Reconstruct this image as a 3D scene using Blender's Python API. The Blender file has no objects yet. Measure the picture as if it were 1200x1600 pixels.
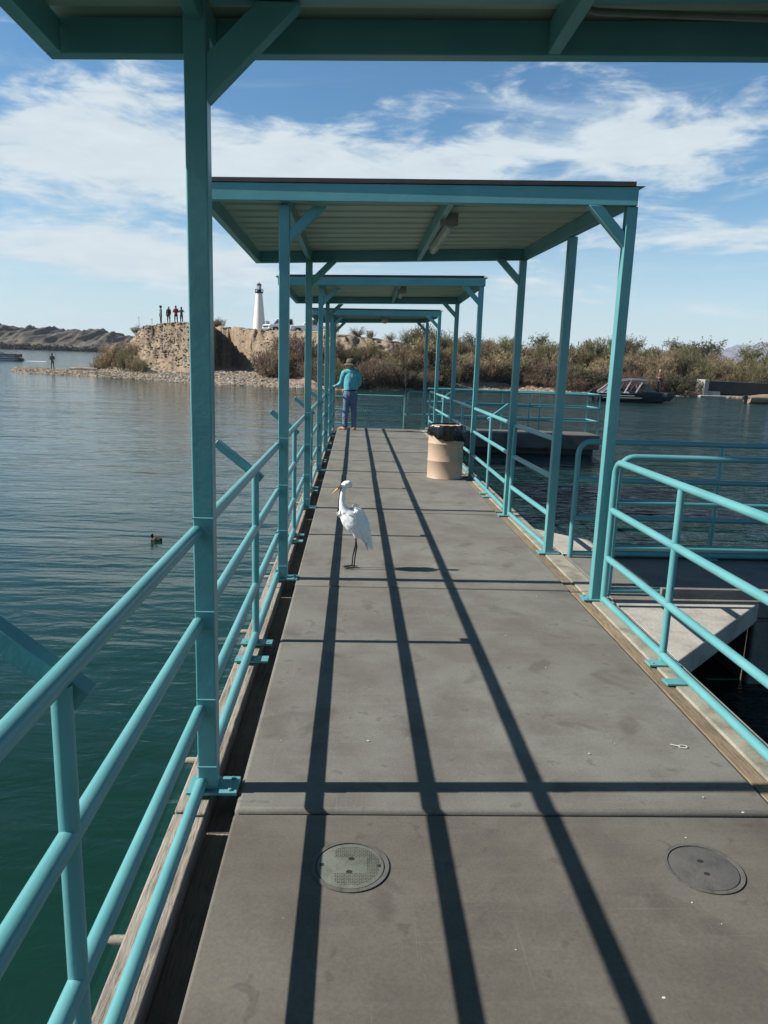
import bpy, bmesh, math, random
from math import sin, cos, pi, sqrt, radians, atan2, exp
from mathutils import Vector, Matrix, noise
random.seed(11)
sc = bpy.context.scene
COL = sc.collection
SLOPE = 0.008          # the floating pier dips slightly towards its far end
WZ = -0.75             # water level
SUN_EL, SUN_AZ = 38.0, 180.9   # sun stands on the left (-X)

# ------------------------------------------------------------------ helpers
def V(*a): return Vector(a)
def sstep(a, b, x):
    t = max(0.0, min(1.0, (x-a)/(b-a))); return t*t*(3-2*t)
def lerp(a, b, t): return a+(b-a)*t
def interp(pts, x):
    if x <= pts[0][0]: return pts[0][1]
    for (x0, y0), (x1, y1) in zip(pts, pts[1:]):
        if x <= x1: return y0+(y1-y0)*(x-x0)/(x1-x0)
    return pts[-1][1]
def dk(x, y, z):       # pier coordinates -> world
    return Vector((x, y, z-SLOPE*y))

class MB:
    """collects shapes and links them as one mesh object"""
    def __init__(s): s.v = []; s.f = []; s.m = []; s.mi = 0
    def add(s, vs, fs):
        n = len(s.v); s.v += [Vector(p) for p in vs]
        for f in fs: s.f.append([i+n for i in f]); s.m.append(s.mi)
    def box(s, x0, x1, y0, y1, z0, z1):
        s.add([(x0,y0,z0),(x1,y0,z0),(x1,y1,z0),(x0,y1,z0),(x0,y0,z1),(x1,y0,z1),(x1,y1,z1),(x0,y1,z1)],
              [(3,2,1,0),(4,5,6,7),(0,1,5,4),(1,2,6,5),(2,3,7,6),(3,0,4,7)])
    def beam(s, p, q, w, h, up=(0,0,1), cut=None):
        p, q = Vector(p), Vector(q); d = (q-p).normalized(); u = Vector(up)
        r = d.cross(u).normalized(); u = r.cross(d).normalized()
        vs = []
        for c in (p, q):
            for a, b in ((-1,-1),(1,-1),(1,1),(-1,1)): vs.append(c+r*(a*w/2)+u*(b*h/2))
        s.add(vs, [(0,1,2,3),(7,6,5,4),(0,4,5,1),(1,5,6,2),(2,6,7,3),(3,7,4,0)])
    def tube(s, pts, r, n=12, cap=True):
        pts = [Vector(p) for p in pts]; N = len(pts)
        rs = r if isinstance(r, (list, tuple)) else [r]*N
        ref = None; rings = []
        for i in range(N):
            d = (pts[min(i+1,N-1)]-pts[max(i-1,0)]).normalized()
            if ref is None:
                ref = V(0,0,1) if abs(d.z) < .9 else V(1,0,0)
            a = (ref-d*ref.dot(d)).normalized(); ref = a; b = d.cross(a)
            rings.append([pts[i]+(a*cos(2*pi*k/n)+b*sin(2*pi*k/n))*rs[i] for k in range(n)])
        vs = [p for ring in rings for p in ring]; fs = []
        for i in range(N-1):
            for k in range(n):
                k2 = (k+1) % n
                fs.append((i*n+k, i*n+k2, (i+1)*n+k2, (i+1)*n+k))
        if cap: fs.append(tuple(range(n-1,-1,-1))); fs.append(tuple((N-1)*n+k for k in range(n)))
        s.add(vs, fs)
    def lathe(s, prof, c=(0,0,0), n=24, sx=1, sy=1, capb=True, capt=True):
        c = Vector(c); vs = []
        for r, z in prof:
            for k in range(n): vs.append(c+V(r*cos(2*pi*k/n)*sx, r*sin(2*pi*k/n)*sy, z))
        fs = []
        for i in range(len(prof)-1):
            for k in range(n):
                k2 = (k+1) % n; fs.append((i*n+k, i*n+k2, (i+1)*n+k2, (i+1)*n+k))
        if capb: fs.append(tuple(range(n-1,-1,-1)))
        if capt: fs.append(tuple((len(prof)-1)*n+k for k in range(n)))
        s.add(vs, fs)
    def prism(s, poly, axis, a, b):
        """poly in the other two axes, extruded along axis from a to b"""
        def P(u, v, w): return {'x':(w,u,v),'y':(u,w,v),'z':(u,v,w)}[axis]
        n = len(poly)
        vs = [P(u,v,a) for u,v in poly]+[P(u,v,b) for u,v in poly]
        fs = [tuple(range(n-1,-1,-1)), tuple(range(n,2*n))]
        for k in range(n): k2 = (k+1)%n; fs.append((k,k2,n+k2,n+k))
        s.add(vs, fs)
    def build(s, name, mats, parent=None, dock=False, smooth=35, bevel=0, seg=2, fixn=True):
        me = bpy.data.meshes.new(name)
        vs = [dk(*p) if dock else p for p in s.v]
        if parent is not None:
            o = parent; off = Vector((0,0,0))
            while o is not None: off += o.location; o = o.parent
            vs = [p-off for p in vs]
        me.from_pydata([tuple(p) for p in vs], [], s.f)
        if not isinstance(mats, (list, tuple)): mats = [mats]
        for m in mats: me.materials.append(m)
        if len(mats) > 1: me.polygons.foreach_set('material_index', s.m)
        if fixn:
            bm = bmesh.new(); bm.from_mesh(me); bmesh.ops.recalc_face_normals(bm, faces=bm.faces); bm.to_mesh(me); bm.free()
        if smooth:
            me.shade_smooth(); me.set_sharp_from_angle(angle=radians(smooth))
        o = bpy.data.objects.new(name, me); COL.objects.link(o)
        if parent is not None: o.parent = parent
        if bevel:
            md = o.modifiers.new('bevel', 'BEVEL'); md.width = bevel; md.segments = seg; md.limit_method = 'ANGLE'; md.angle_limit = radians(40)
            md.harden_normals = False
        return o

def tag(o, label=None, cat=None, group=None, kind=None):
    if label: o['label'] = label
    if cat: o['category'] = cat
    if group: o['group'] = group
    if kind: o['kind'] = kind
    return o
def thing(name, loc, label, cat, group=None):
    o = bpy.data.objects.new(name, None); o.empty_display_size = .2; COL.objects.link(o); o.location = loc
    return tag(o, label, cat, group)
def setorigin(o, loc):
    """move a top-level mesh's origin to loc"""
    loc = Vector(loc); o.data.transform(Matrix.Translation(-loc)); o.location = loc; return o

# ------------------------------------------------------------------ materials
class NT:
    def __init__(s, name):
        s.m = bpy.data.materials.new(name); s.m.use_nodes = True; s.t = s.m.node_tree; s.n = s.t.nodes; s.l = s.t.links
        s.p = s.n['Principled BSDF']; s.tc = s.n.new('ShaderNodeTexCoord')
    def link(s, a, b): s.l.new(a, b)
    def mapping(s, scale=(1,1,1), rot=(0,0,0), src='Object'):
        m = s.n.new('ShaderNodeMapping'); m.inputs['Scale'].default_value = scale; m.inputs['Rotation'].default_value = rot
        s.link(s.tc.outputs[src], m.inputs[0]); return m.outputs[0]
    def noise(s, scale, detail=4, rough=.55, vec=None, dist=0):
        n = s.n.new('ShaderNodeTexNoise'); n.inputs['Scale'].default_value = scale; n.inputs['Detail'].default_value = detail
        n.inputs['Roughness'].default_value = rough; n.inputs['Distortion'].default_value = dist
        s.link(vec if vec is not None else s.tc.outputs['Object'], n.inputs['Vector']); return n.outputs['Fac']
    def ramp(s, fac, stops, interp_='LINEAR'):
        r = s.n.new('ShaderNodeValToRGB'); cr = r.color_ramp; cr.interpolation = interp_
        while len(cr.elements) < len(stops): cr.elements.new(.5)
        for e, (p, c) in zip(cr.elements, stops):
            e.position = p; e.color = (c[0],c[1],c[2],1) if not isinstance(c,(int,float)) else (c,c,c,1)
        s.link(fac, r.inputs[0]); return r.outputs[0]
    def mix(s, fac, a, b, mode='MIX'):
        n = s.n.new('ShaderNodeMix'); n.data_type = 'RGBA'; n.blend_type = mode
        for sock, v in ((n.inputs[0], fac), (n.inputs[6], a), (n.inputs[7], b)):
            if isinstance(v, (int,float)): sock.default_value = v
            elif isinstance(v, tuple): sock.default_value = (v[0],v[1],v[2],1)
            else: s.link(v, sock)
        return n.outputs[2]
    def math(s, op, a, b=0.0):
        n = s.n.new('ShaderNodeMath'); n.operation = op
        for sock, v in ((n.inputs[0], a), (n.inputs[1], b)):
            if isinstance(v, (int,float)): sock.default_value = v
            else: s.link(v, sock)
        return n.outputs[0]
    def bump(s, h, strength=.3, dist=.01, prev=None):
        b = s.n.new('ShaderNodeBump'); b.inputs['Strength'].default_value = strength; b.inputs['Distance'].default_value = dist
        s.link(h, b.inputs['Height'])
        if prev is not None: s.link(prev, b.inputs['Normal'])
        s.link(b.outputs[0], s.p.inputs['Normal']); return b.outputs[0]
    def base(s, c): 
        if isinstance(c, tuple): s.p.inputs['Base Color'].default_value = (c[0],c[1],c[2],1)
        else: s.link(c, s.p.inputs['Base Color'])
    def set(s, **k):
        for a, v in k.items():
            a = a.replace('_', ' ')
            if isinstance(v, (int,float)): s.p.inputs[a].default_value = v
            else: s.link(v, s.p.inputs[a])

def simple(name, c, rough=.6, metal=0, var=.25, scale=6, bump=.0, bs=40, vec=None):
    t = NT(name)
    n = t.noise(scale, 5)
    lo = tuple(x*(1-var) for x in c); hi = tuple(min(1, x*(1+var)) for x in c)
    t.base(t.ramp(n, [(.3, lo), (.7, hi)])); t.set(Roughness=rough, Metallic=metal)
    if bump: t.bump(t.noise(bs, 3), bump, .01)
    return t.m

def teal_paint():
    t = NT('teal_paint')
    n = t.noise(3, 5); n2 = t.noise(60, 3)
    c = t.ramp(n, [(.3, (.082,.262,.274)), (.7, (.114,.318,.328))])
    spots = t.ramp(t.noise(38, 2, .5), [(.76, 0.0), (.80, 1.0)])
    c = t.mix(t.math('MULTIPLY', spots, .35), c, (.25,.45,.45))
    rust = t.ramp(t.noise(21, 6, .7), [(.70, 0.0), (.735, 1.0)])
    c = t.mix(t.math('MULTIPLY', rust, .5), c, (.09,.055,.03))
    t.base(c); t.set(Roughness=.33)
    b = t.bump(t.noise(14, 3), .12, .01); t.bump(n2, .10, .004, b)
    return t.m

def deck_concrete(f=1.0, name='deck_concrete'):
    t = NT(name)
    big = t.noise(.55, 5, .6); mid = t.noise(2.2, 6, .62); fine = t.noise(90, 4, .6); streak = t.noise(1.6, 5, .6, t.mapping((.6,9,1)))
    c = t.ramp(big, [(.3, (.120,.112,.096)), (.5, (.143,.138,.119)), (.72, (.168,.166,.144))])
    c = t.mix(t.ramp(mid, [(.36, .75), (.58, 0.0)]), c, (.100,.090,.077))
    c = t.mix(t.ramp(streak, [(.52, 0.0), (.72, .35)]), c, (.17,.163,.147))
    stain = t.ramp(t.noise(3.1, 3, .5, None, .6), [(.60, 0.0), (.68, 1.0)])
    c = t.mix(t.math('MULTIPLY', stain, .42), c, (.062,.052,.043))
    stain2 = t.ramp(t.noise(9, 2, .5, None, .3), [(.655, 0.0), (.70, 1.0)])
    c = t.mix(t.math('MULTIPLY', stain2, .4), c, (.065,.056,.047))
    scr = t.ramp(t.noise(1.5, 2, .5, t.mapping((70,1.1,1), (0,0,.35)), .2), [(.69, 0.0), (.72, 1.0)])
    c = t.mix(t.math('MULTIPLY', scr, .2), c, (.24,.23,.21))
    scr2 = t.ramp(t.noise(1.5, 2, .5, t.mapping((.9,80,1), (0,0,.12)), .1), [(.70, 0.0), (.73, 1.0)])
    c = t.mix(t.math('MULTIPLY', scr2, .2), c, (.26,.25,.23))
    wp = t.ramp(t.noise(46, 1, .4), [(.80, 0.0), (.83, 1.0)])
    c = t.mix(t.math('MULTIPLY', wp, .5), c, (.24,.23,.21))
    crack = t.ramp(t.noise(2.6, 8, .7, None, 1.4), [(.497, 1.0), (.5, 0.55), (.503, 1.0)])
    c = t.mix(1.0, c, t.ramp(fine, [(.3, .82), (.7, 1.08)]), 'MULTIPLY')
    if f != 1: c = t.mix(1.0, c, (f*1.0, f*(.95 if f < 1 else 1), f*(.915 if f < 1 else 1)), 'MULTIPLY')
    t.base(c); t.set(Roughness=.82)
    b = t.bump(fine, .25, .003); t.bump(mid, .15, .02, b)
    return t.m

def concrete(name, c, dark=.55, sc_=2.0, rough=.88):
    t = NT(name)
    m = t.noise(sc_, 6, .65); f = t.noise(sc_*30, 4)
    d = tuple(x*dark for x in c)
    col = t.ramp(m, [(.32, d), (.5, c), (.75, tuple(min(1,x*1.15) for x in c))])
    col = t.mix(1.0, col, t.ramp(f, [(.3,.8),(.7,1.1)]), 'MULTIPLY')
    t.base(col); t.set(Roughness=rough); b = t.bump(f, .3, .006); t.bump(m, .3, .02, b)
    return t.m

def wood(name, c, c2, rough=.85, axis=(14,1.2,14)):
    t = NT(name)
    g = t.noise(5, 7, .7, t.mapping(axis), .4); n = t.noise(2.3, 4)
    col = t.ramp(g, [(.3, c2), (.46, c), (.58, tuple(x*1.25 for x in c)), (.7, c2)])
    col = t.mix(t.ramp(n, [(.4, .0), (.7, .55)]), col, tuple(x*.6 for x in c2))
    t.base(col); t.set(Roughness=rough); t.bump(g, .9, .012)
    return t.m

def roof_metal():
    t = NT('galvanised_sheet')
    n = t.noise(1.3, 6, .6, t.mapping((1,3,1)))
    t.base(t.ramp(n, [(.3, (.32,.39,.33)), (.7, (.44,.51,.44))])); t.set(Roughness=.55, Metallic=.15)
    return t.m

def water_mat():
    t = NT('lake_water')
    geo = t.n.new('ShaderNodeNewGeometry'); P = geo.outputs['Position']
    def mp(scale, rot=0):
        m = t.n.new('ShaderNodeMapping'); m.inputs['Scale'].default_value = scale; m.inputs['Rotation'].default_value = (0,0,rot)
        t.link(P, m.inputs[0]); return m.outputs[0]
    sep = t.n.new('ShaderNodeSeparateXYZ'); t.link(P, sep.inputs[0])
    chop = t.n.new('ShaderNodeMapRange'); chop.inputs[1].default_value = -1; chop.inputs[2].default_value = 3
    chop.inputs[3].default_value = WATER['left']; chop.inputs[4].default_value = WATER['right']; t.link(sep.outputs[0], chop.inputs[0])
    far = t.n.new('ShaderNodeMapRange'); far.inputs[1].default_value = 4; far.inputs[2].default_value = 30
    far.inputs[3].default_value = WATER['near']; far.inputs[4].default_value = 1.0; t.link(sep.outputs[1], far.inputs[0])
    w1 = t.noise(1.0, 3, .5, mp((.42,1.15,1), .12), .5)
    w2 = t.noise(1.0, 4, .55, mp((2.0,4.6,1), -.2), .6)
    w3 = t.noise(1.0, 3, .55, mp((7,11,1), .3), .4)
    w0 = t.noise(1.0, 4, .6, mp((.16,.52,1), -.1), .4)
    patch = t.noise(1.0, 3, .5, mp((.05,.12,1)))
    h = t.math('ADD', t.math('ADD', t.math('MULTIPLY', w0, 2.3), t.math('MULTIPLY', w1, .75)), t.math('ADD', t.math('MULTIPLY', w2, .32), t.math('MULTIPLY', w3, .045)))
    amp = t.math('MULTIPLY', chop.outputs[0], far.outputs[0])
    amp = t.math('MULTIPLY', amp, t.math('ADD', .55, t.math('MULTIPLY', patch, .9)))
    h = t.math('MULTIPLY', h, amp)
    t.bump(h, 1.0, .22)
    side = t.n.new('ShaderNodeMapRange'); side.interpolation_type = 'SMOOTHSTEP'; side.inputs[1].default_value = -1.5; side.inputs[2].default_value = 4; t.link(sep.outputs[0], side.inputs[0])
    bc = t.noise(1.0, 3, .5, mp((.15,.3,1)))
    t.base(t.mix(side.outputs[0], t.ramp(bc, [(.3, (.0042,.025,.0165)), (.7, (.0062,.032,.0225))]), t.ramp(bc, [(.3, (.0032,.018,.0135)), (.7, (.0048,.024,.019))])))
    rg = t.n.new('ShaderNodeMapRange'); rg.inputs[1].default_value = 8; rg.inputs[2].default_value = 60; rg.inputs[3].default_value = .05; rg.inputs[4].default_value = .11; t.link(sep.outputs[1], rg.inputs[0])
    rgx = t.math('MULTIPLY', rg.outputs[0], t.math('MULTIPLY', t.math('ADD', chop.outputs[0], 1.2), .40))
    t.set(Roughness=rgx, IOR=1.33)
    return t.m
WATER = dict(left=.22, right=2.1, near=.75)

def soil(name, cols, sc_=1.0, bstr=.8, bdist=.25):
    t = NT(name)
    a = t.noise(.35*sc_, 6, .65); b = t.noise(2.6*sc_, 8, .72); st = t.noise(1.0, 6, .7, t.mapping((.5*sc_,.5*sc_,3.5*sc_)))
    c = t.ramp(a, [(.3, cols[0]), (.5, cols[1]), (.7, cols[2])])
    c = t.mix(t.ramp(b, [(.35, .75), (.55, 0.0)]), c, tuple(x*.45 for x in cols[1]))
    c = t.mix(t.ramp(st, [(.5, 0.0), (.7, .5)]), c, cols[2])
    t.base(c); t.set(Roughness=.95); b1 = t.bump(b, bstr, bdist); t.bump(st, bstr*.6, bdist, b1)
    return t.m

def leafy(name, lo, hi, scale=.9):
    t = NT(name)
    info = t.n.new('ShaderNodeObjectInfo')
    n = t.noise(scale, 3, .6); n2 = t.noise(9, 2)
    c = t.ramp(n, [(.32, lo), (.68, hi)])
    c = t.mix(t.math('MULTIPLY', n2, .5), c, tuple(x*.6 for x in lo))
    hs = t.n.new('ShaderNodeHueSaturation'); t.link(c, hs.inputs['Color'])
    vr = t.math('ADD', .75, t.math('MULTIPLY', info.outputs['Random'], .5)); t.link(vr, hs.inputs['Value'])
    hr = t.math('ADD', .485, t.math('MULTIPLY', info.outputs['Random'], .03)); t.link(hr, hs.inputs['Hue'])
    t.base(hs.outputs[0]); t.set(Roughness=.85)
    tr = t.n.new('ShaderNodeBsdfTranslucent'); t.link(hs.outputs[0], tr.inputs['Color']); mx = t.n.new('ShaderNodeMixShader'); mx.inputs[0].default_value = .42
    t.link(t.p.outputs[0], mx.inputs[1]); t.link(tr.outputs[0], mx.inputs[2]); t.link(mx.outputs[0], t.n['Material Output'].inputs['Surface'])
    return t.m

def cloth(name, c, fold=.5, sc_=9):
    t = NT(name); n = t.noise(sc_, 4, .5, t.mapping((1.6,1.6,.8)), .5)
    t.base(t.ramp(n, [(.3, tuple(x*.8 for x in c)), (.7, tuple(min(1,x*1.12) for x in c))])); t.set(Roughness=.9)
    t.bump(n, fold, .03); return t.m

M = {}
M['teal'] = teal_paint()
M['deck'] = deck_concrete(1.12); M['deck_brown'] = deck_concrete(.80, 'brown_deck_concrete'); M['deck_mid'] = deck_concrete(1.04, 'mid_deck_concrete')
M['pale'] = concrete('pale_concrete', (.36,.335,.295), .62)
M['grey_conc'] = concrete('grey_concrete', (.15,.145,.13), .6)
M['float'] = concrete('float_concrete', (.055,.052,.048), .5)
M['ledge'] = concrete('ledge_concrete', (.27,.25,.20), .5, 3.5)
M['wood_grey'] = wood('weathered_wood', (.30,.26,.215), (.095,.075,.06))
M['wood_dark'] = wood('dark_wood', (.22,.18,.15), (.11,.09,.075))
M['wood_tan'] = wood('tan_board', (.215,.165,.105), (.095,.068,.042))
M['roof'] = roof_metal()
M['flash'] = simple('brown_flashing', (.035,.026,.022), .5)
M['hole_shade'] = simple('black_gap', (.012,.011,.010), .9)  # flat black colour stands for the shade inside small holes and slots
M['bird'] = None

# ------------------------------------------------------------------ camera
PITCH, YAW, ROLL, FPX = radians(11.73), radians(-2.562), radians(1.9), 1160.0
cd = bpy.data.cameras.new('camera'); cam = bpy.data.objects.new('camera', cd); COL.objects.link(cam)
cam.matrix_world = Matrix.Translation((0,0,1.8)) @ (Matrix.Rotation(YAW,4,'Z') @ Matrix.Rotation(pi/2-PITCH,4,'X') @ Matrix.Rotation(ROLL,4,'Z'))
cd.sensor_fit = 'HORIZONTAL'; cd.sensor_width = 36; cd.lens = FPX/1200*36
cd.clip_start = .05; cd.clip_end = 12000
sc.camera = cam

# ------------------------------------------------------------------ light
sun = bpy.data.lights.new('sun', 'SUN'); sun.energy = 5.0; sun.angle = radians(.53); sun.color = (1.0,.95,.87)
so = bpy.data.objects.new('sun', sun); COL.objects.link(so)
sd = Vector((cos(radians(SUN_AZ))*cos(radians(SUN_EL)), sin(radians(SUN_AZ))*cos(radians(SUN_EL)), sin(radians(SUN_EL))))
so.rotation_euler = (-sd).to_track_quat('-Z', 'Y').to_euler()
so.location = (-30, 10, 40)

w = bpy.data.worlds.new('World'); sc.world = w; w.use_nodes = True
nt = w.node_tree; N = nt.nodes; L = nt.links; bg = N['Background']
sky = N.new('ShaderNodeTexSky'); sky.sky_type = 'NISHITA'; sky.sun_disc = False
sky.sun_elevation = radians(SUN_EL); sky.sun_rotation = radians(90-SUN_AZ); sky.altitude = 200; sky.air_density = 1.0; sky.dust_density = .6; sky.ozone_density = 2.0
bg.inputs['Strength'].default_value = .058
def wmath(op, a, b=0.0, c=None):
    n = N.new('ShaderNodeMath'); n.operation = op
    for i, v in enumerate((a, b) if c is None else (a, b, c)):
        if isinstance(v, (int, float)): n.inputs[i].default_value = v
        else: L.new(v, n.inputs[i])
    return n.outputs[0]
tc = N.new('ShaderNodeTexCoord'); sp = N.new('ShaderNodeSeparateXYZ'); L.new(tc.outputs['Generated'], sp.inputs[0])
dx, dy, dz = sp.outputs
az = wmath('ARCTAN2', dx, dy); zc = wmath('MAXIMUM', dz, 0.0)
cmb = N.new('ShaderNodeCombineXYZ'); L.new(az, cmb.inputs[0]); L.new(wmath('MULTIPLY', wmath('POWER', zc, .8), 2.6), cmb.inputs[1])
def wnoise(scale, detail, rough, dist, sx=1, sy=1, off=0):
    m = N.new('ShaderNodeMapping'); m.inputs['Scale'].default_value = (sx, sy, 1); m.inputs['Location'].default_value = (off, off*.7, off*1.3); L.new(cmb.outputs[0], m.inputs[0])
    n = N.new('ShaderNodeTexNoise'); n.inputs['Scale'].default_value = scale; n.inputs['Detail'].default_value = detail
    n.inputs['Roughness'].default_value = rough; n.inputs['Distortion'].default_value = dist; L.new(m.outputs[0], n.inputs['Vector']); return n.outputs['Fac']
def blob(a0, z0, sa, sz, amp):
    u = wmath('DIVIDE', wmath('SUBTRACT', az, a0), sa); v = wmath('DIVIDE', wmath('SUBTRACT', dz, z0), sz)
    r = wmath('ADD', wmath('MULTIPLY', u, u), wmath('MULTIPLY', v, v))
    return wmath('MULTIPLY', wmath('EXPONENT', wmath('MULTIPLY', r, -1.0)), amp)
BLOBS = [(-.34,.215,.15,.075,.36), (-.20,.235,.17,.055,.36), (-.03,.21,.17,.045,.32), (-.42,.30,.12,.05,-.08),
         (-.27,.112,.20,.026,.50), (.27,.255,.15,.05,.38), (.40,.255,.12,.04,.22), (.12,.20,.10,.05,.26), (.20,.31,.12,.035,.10),
         (.42,.145,.14,.035,.24), (-.05,.085,.6,.035,.12), (.03,.33,.10,.06,-.16), (-.15,.34,.12,.06,-.16), (.45,.34,.15,.05,-.12)]
acc = None
for b in BLOBS:
    o_ = blob(*b); acc = o_ if acc is None else wmath('ADD', acc, o_)
n1 = wnoise(6.5, 9, .60, .45, 1, 1.25); n2 = wnoise(16, 7, .62, .5, 1, 1.2, 3.1); n3 = wnoise(2.0, 4, .5, .3, 1, 2.2, 7.7)
den = wmath('ADD', wmath('ADD', wmath('MULTIPLY', n1, 1.55), wmath('MULTIPLY', n2, .42)), wmath('MULTIPLY', n3, .10))
den = wmath('ADD', den, acc)
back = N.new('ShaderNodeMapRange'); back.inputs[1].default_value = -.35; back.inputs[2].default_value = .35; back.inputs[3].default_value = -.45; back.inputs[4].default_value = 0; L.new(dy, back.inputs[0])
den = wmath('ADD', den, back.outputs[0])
mr = N.new('ShaderNodeMapRange'); mr.interpolation_type = 'SMOOTHSTEP'; mr.inputs[1].default_value = 1.12; mr.inputs[2].default_value = 1.46
mr.inputs[3].default_value = 0; mr.inputs[4].default_value = .93; L.new(den, mr.inputs[0])
hz = N.new('ShaderNodeMapRange'); hz.interpolation_type = 'SMOOTHSTEP'; hz.inputs[1].default_value = -.05; hz.inputs[2].default_value = .24; hz.inputs[3].default_value = .80; hz.inputs[4].default_value = 0; L.new(dz, hz.inputs[0])
def wmix(f, a, b):
    n = N.new('ShaderNodeMix'); n.data_type = 'RGBA'
    for s_, v in ((n.inputs[0], f), (n.inputs[6], a), (n.inputs[7], b)):
        if isinstance(v, tuple): s_.default_value = v+(1,)
        elif isinstance(v, (int,float)): s_.default_value = v
        else: L.new(v, s_)
    return n.outputs[2]
K = 1/.058
tint = N.new('ShaderNodeMix'); tint.data_type = 'RGBA'; tint.blend_type = 'MULTIPLY'; tint.inputs[0].default_value = 1; L.new(sky.outputs[0], tint.inputs[6]); tint.inputs[7].default_value = (.70,1.05,1.20,1)
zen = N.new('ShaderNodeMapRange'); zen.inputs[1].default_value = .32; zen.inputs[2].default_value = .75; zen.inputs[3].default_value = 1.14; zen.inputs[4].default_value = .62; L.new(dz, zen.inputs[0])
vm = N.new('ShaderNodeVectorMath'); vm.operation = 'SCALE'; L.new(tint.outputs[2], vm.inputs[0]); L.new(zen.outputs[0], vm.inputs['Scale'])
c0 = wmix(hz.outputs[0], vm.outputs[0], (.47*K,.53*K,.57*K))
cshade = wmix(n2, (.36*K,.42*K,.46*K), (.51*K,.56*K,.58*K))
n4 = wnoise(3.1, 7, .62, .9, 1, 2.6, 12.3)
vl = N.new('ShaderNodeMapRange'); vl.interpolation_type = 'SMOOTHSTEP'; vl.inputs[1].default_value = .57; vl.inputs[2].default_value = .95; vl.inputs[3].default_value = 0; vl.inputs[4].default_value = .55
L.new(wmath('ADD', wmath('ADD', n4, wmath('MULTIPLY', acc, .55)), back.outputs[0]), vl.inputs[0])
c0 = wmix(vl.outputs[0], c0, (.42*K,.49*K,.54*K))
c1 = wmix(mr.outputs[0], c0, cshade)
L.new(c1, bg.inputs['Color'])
sc.view_settings.view_transform = 'Standard'; sc.view_settings.look = 'None'; sc.view_settings.exposure = .68; sc.view_settings.gamma = 1
sc.cycles.max_bounces = 6; sc.cycles.use_adaptive_sampling = True; sc.cycles.use_denoising = True

# ------------------------------------------------------------------ water
wb = MB(); wb.box(-1550, 2850, -60, 3800, WZ-6, WZ)
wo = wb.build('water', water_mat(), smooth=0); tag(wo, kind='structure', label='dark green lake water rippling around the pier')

# ------------------------------------------------------------------ terrain
SH = [(-.455,73.0),(-.4444,72.5),(-.33,68.5),(-.283,65.5),(-.2228,60.4),(-.15,59.2),(-.1048,58.5),(-.046,56.6),(.04,57.6),(.21,66.2),(.35,64.5),(.40,64),(.473,66.2),(.5,65),(.5625,62.5),(.72,60)]
def y0(a): return interp(SH, a) + .5*noise.noise((a*60,0,0)) + .25*noise.noise((a*190,3,0))
MOUND = [(-.345,0),(-.325,.10),(-.308,.28),(-.294,.52),(-.281,.80),(-.272,.95),(-.25,1.0),(.8,1.0)]
TOP = [(-.345,4.0),(-.27,4.25),(-.245,4.4),(-.21,4.35),(-.188,4.25),(-.165,4.3),(-.150,4.2),(-.12,4.0),(-.08,4.0),(0.0,3.7),(.08,3.1),(.16,2.2),(.25,1.9),(.33,2.2),(.42,1.9),(.5,1.4),(.56,1.2),(.72,1.2)]
FOOT = [(-.345,8),(-.29,7.2),(-.245,7.4),(-.215,7.6),(-.197,9.0),(-.190,15),(-.182,22),(-.160,20),(-.145,15.5),(-.128,10.5),(-.11,8.5),(-.06,7.0),(.05,4.0),(.16,3.6),(.25,4.5),(.36,6),(.48,6),(.72,6)]
RISE = [(-.345,6),(-.245,6.5),(-.20,6.0),(-.19,2.8),(-.150,3.2),(-.13,7),(-.08,9),(.05,11),(.25,10),(.45,10),(.72,10)]
def terr(a, d):
    """height at distance d behind the shore line"""
    x = a*(62+d)
    rough = noise.fractal((x*.8, d*.8, 1.7), .9, 2.1, 4)
    beach = -1.0 + .11*min(d, 9) + .02*max(0, d-9) + (.05+.05*min(1,max(0,d)))*rough
    if d < 0: beach = -1.0 + .3*d
    m = interp(MOUND, a + .006*noise.noise((d*.35, 2, 9)))
    foot = interp(FOOT, a) + .9*noise.noise((x*.30, 7, 0)) + .15*noise.noise((x*1.0, 3, 0))
    top = interp(TOP, a) - .0; r = interp(RISE, a)
    t = (d-foot)/r
    # ledges on the cliff face
    tt = sstep(0, 1, t + .05*rough)
    ledge = tt if a > -.13 else .58*sstep(0, .72, tt)+.42*sstep(.60, .82, tt)
    cl = (top-min(beach,.1))*ledge*m
    if .0 < tt < .999: cl += .20*rough*(1 if a < -.1 else .6)
    z = beach + cl*(1-.18*(1-ledge))
    if a < -.31:
        spit = -1.0+ .62*sstep(-.5, 3.5, d)*(1-sstep(7.5, 12, d)) + .05*rough - .8*sstep(9,14,d)
        k = sstep(-.345, -.305, a); z = lerp(spit, z, k) if m < .9 else z
        if a < -.435: z -= .9*sstep(-.435, -.457, a)
    elif a < -.25 and d > 24: z -= 8*sstep(24, 34, d)*(1-sstep(-.29, -.2, a)) 
    if d > 30: z += .0
    return z - .1*0
def tpos(a, d):
    Y = y0(a)+d; return V(a*Y, Y, terr(a, d))
def tmesh(a, d):
    p = tpos(a, d)
    if p.z > .3 and d < 34:
        k = min(1, (p.z-.3)/1.0)*(1-sstep(24, 34, d)); q = V(p.x*.9, p.y*.55, p.z*1.7)
        f = noise.fractal(q, .85, 2.2, 5); g = noise.fractal(q*1.9+V(9,4,2), .9, 2.1, 4)
        p.y += k*(.34*f); p.x += k*.20*g; p.z += k*.08*g
    return p
tb = MB(); NA, ND = 620, 130
das = [-1.5]+[ -1 + i*.27 for i in range(96)]+[25+ (i**1.35)*1.1 for i in range(ND-97)]
tv = []; tf = []; tm = []
for i in range(NA):
    a = -.462 + (1.182)*i/(NA-1)
    for d in das: tv.append(tmesh(a, d))
nd = len(das)
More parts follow.
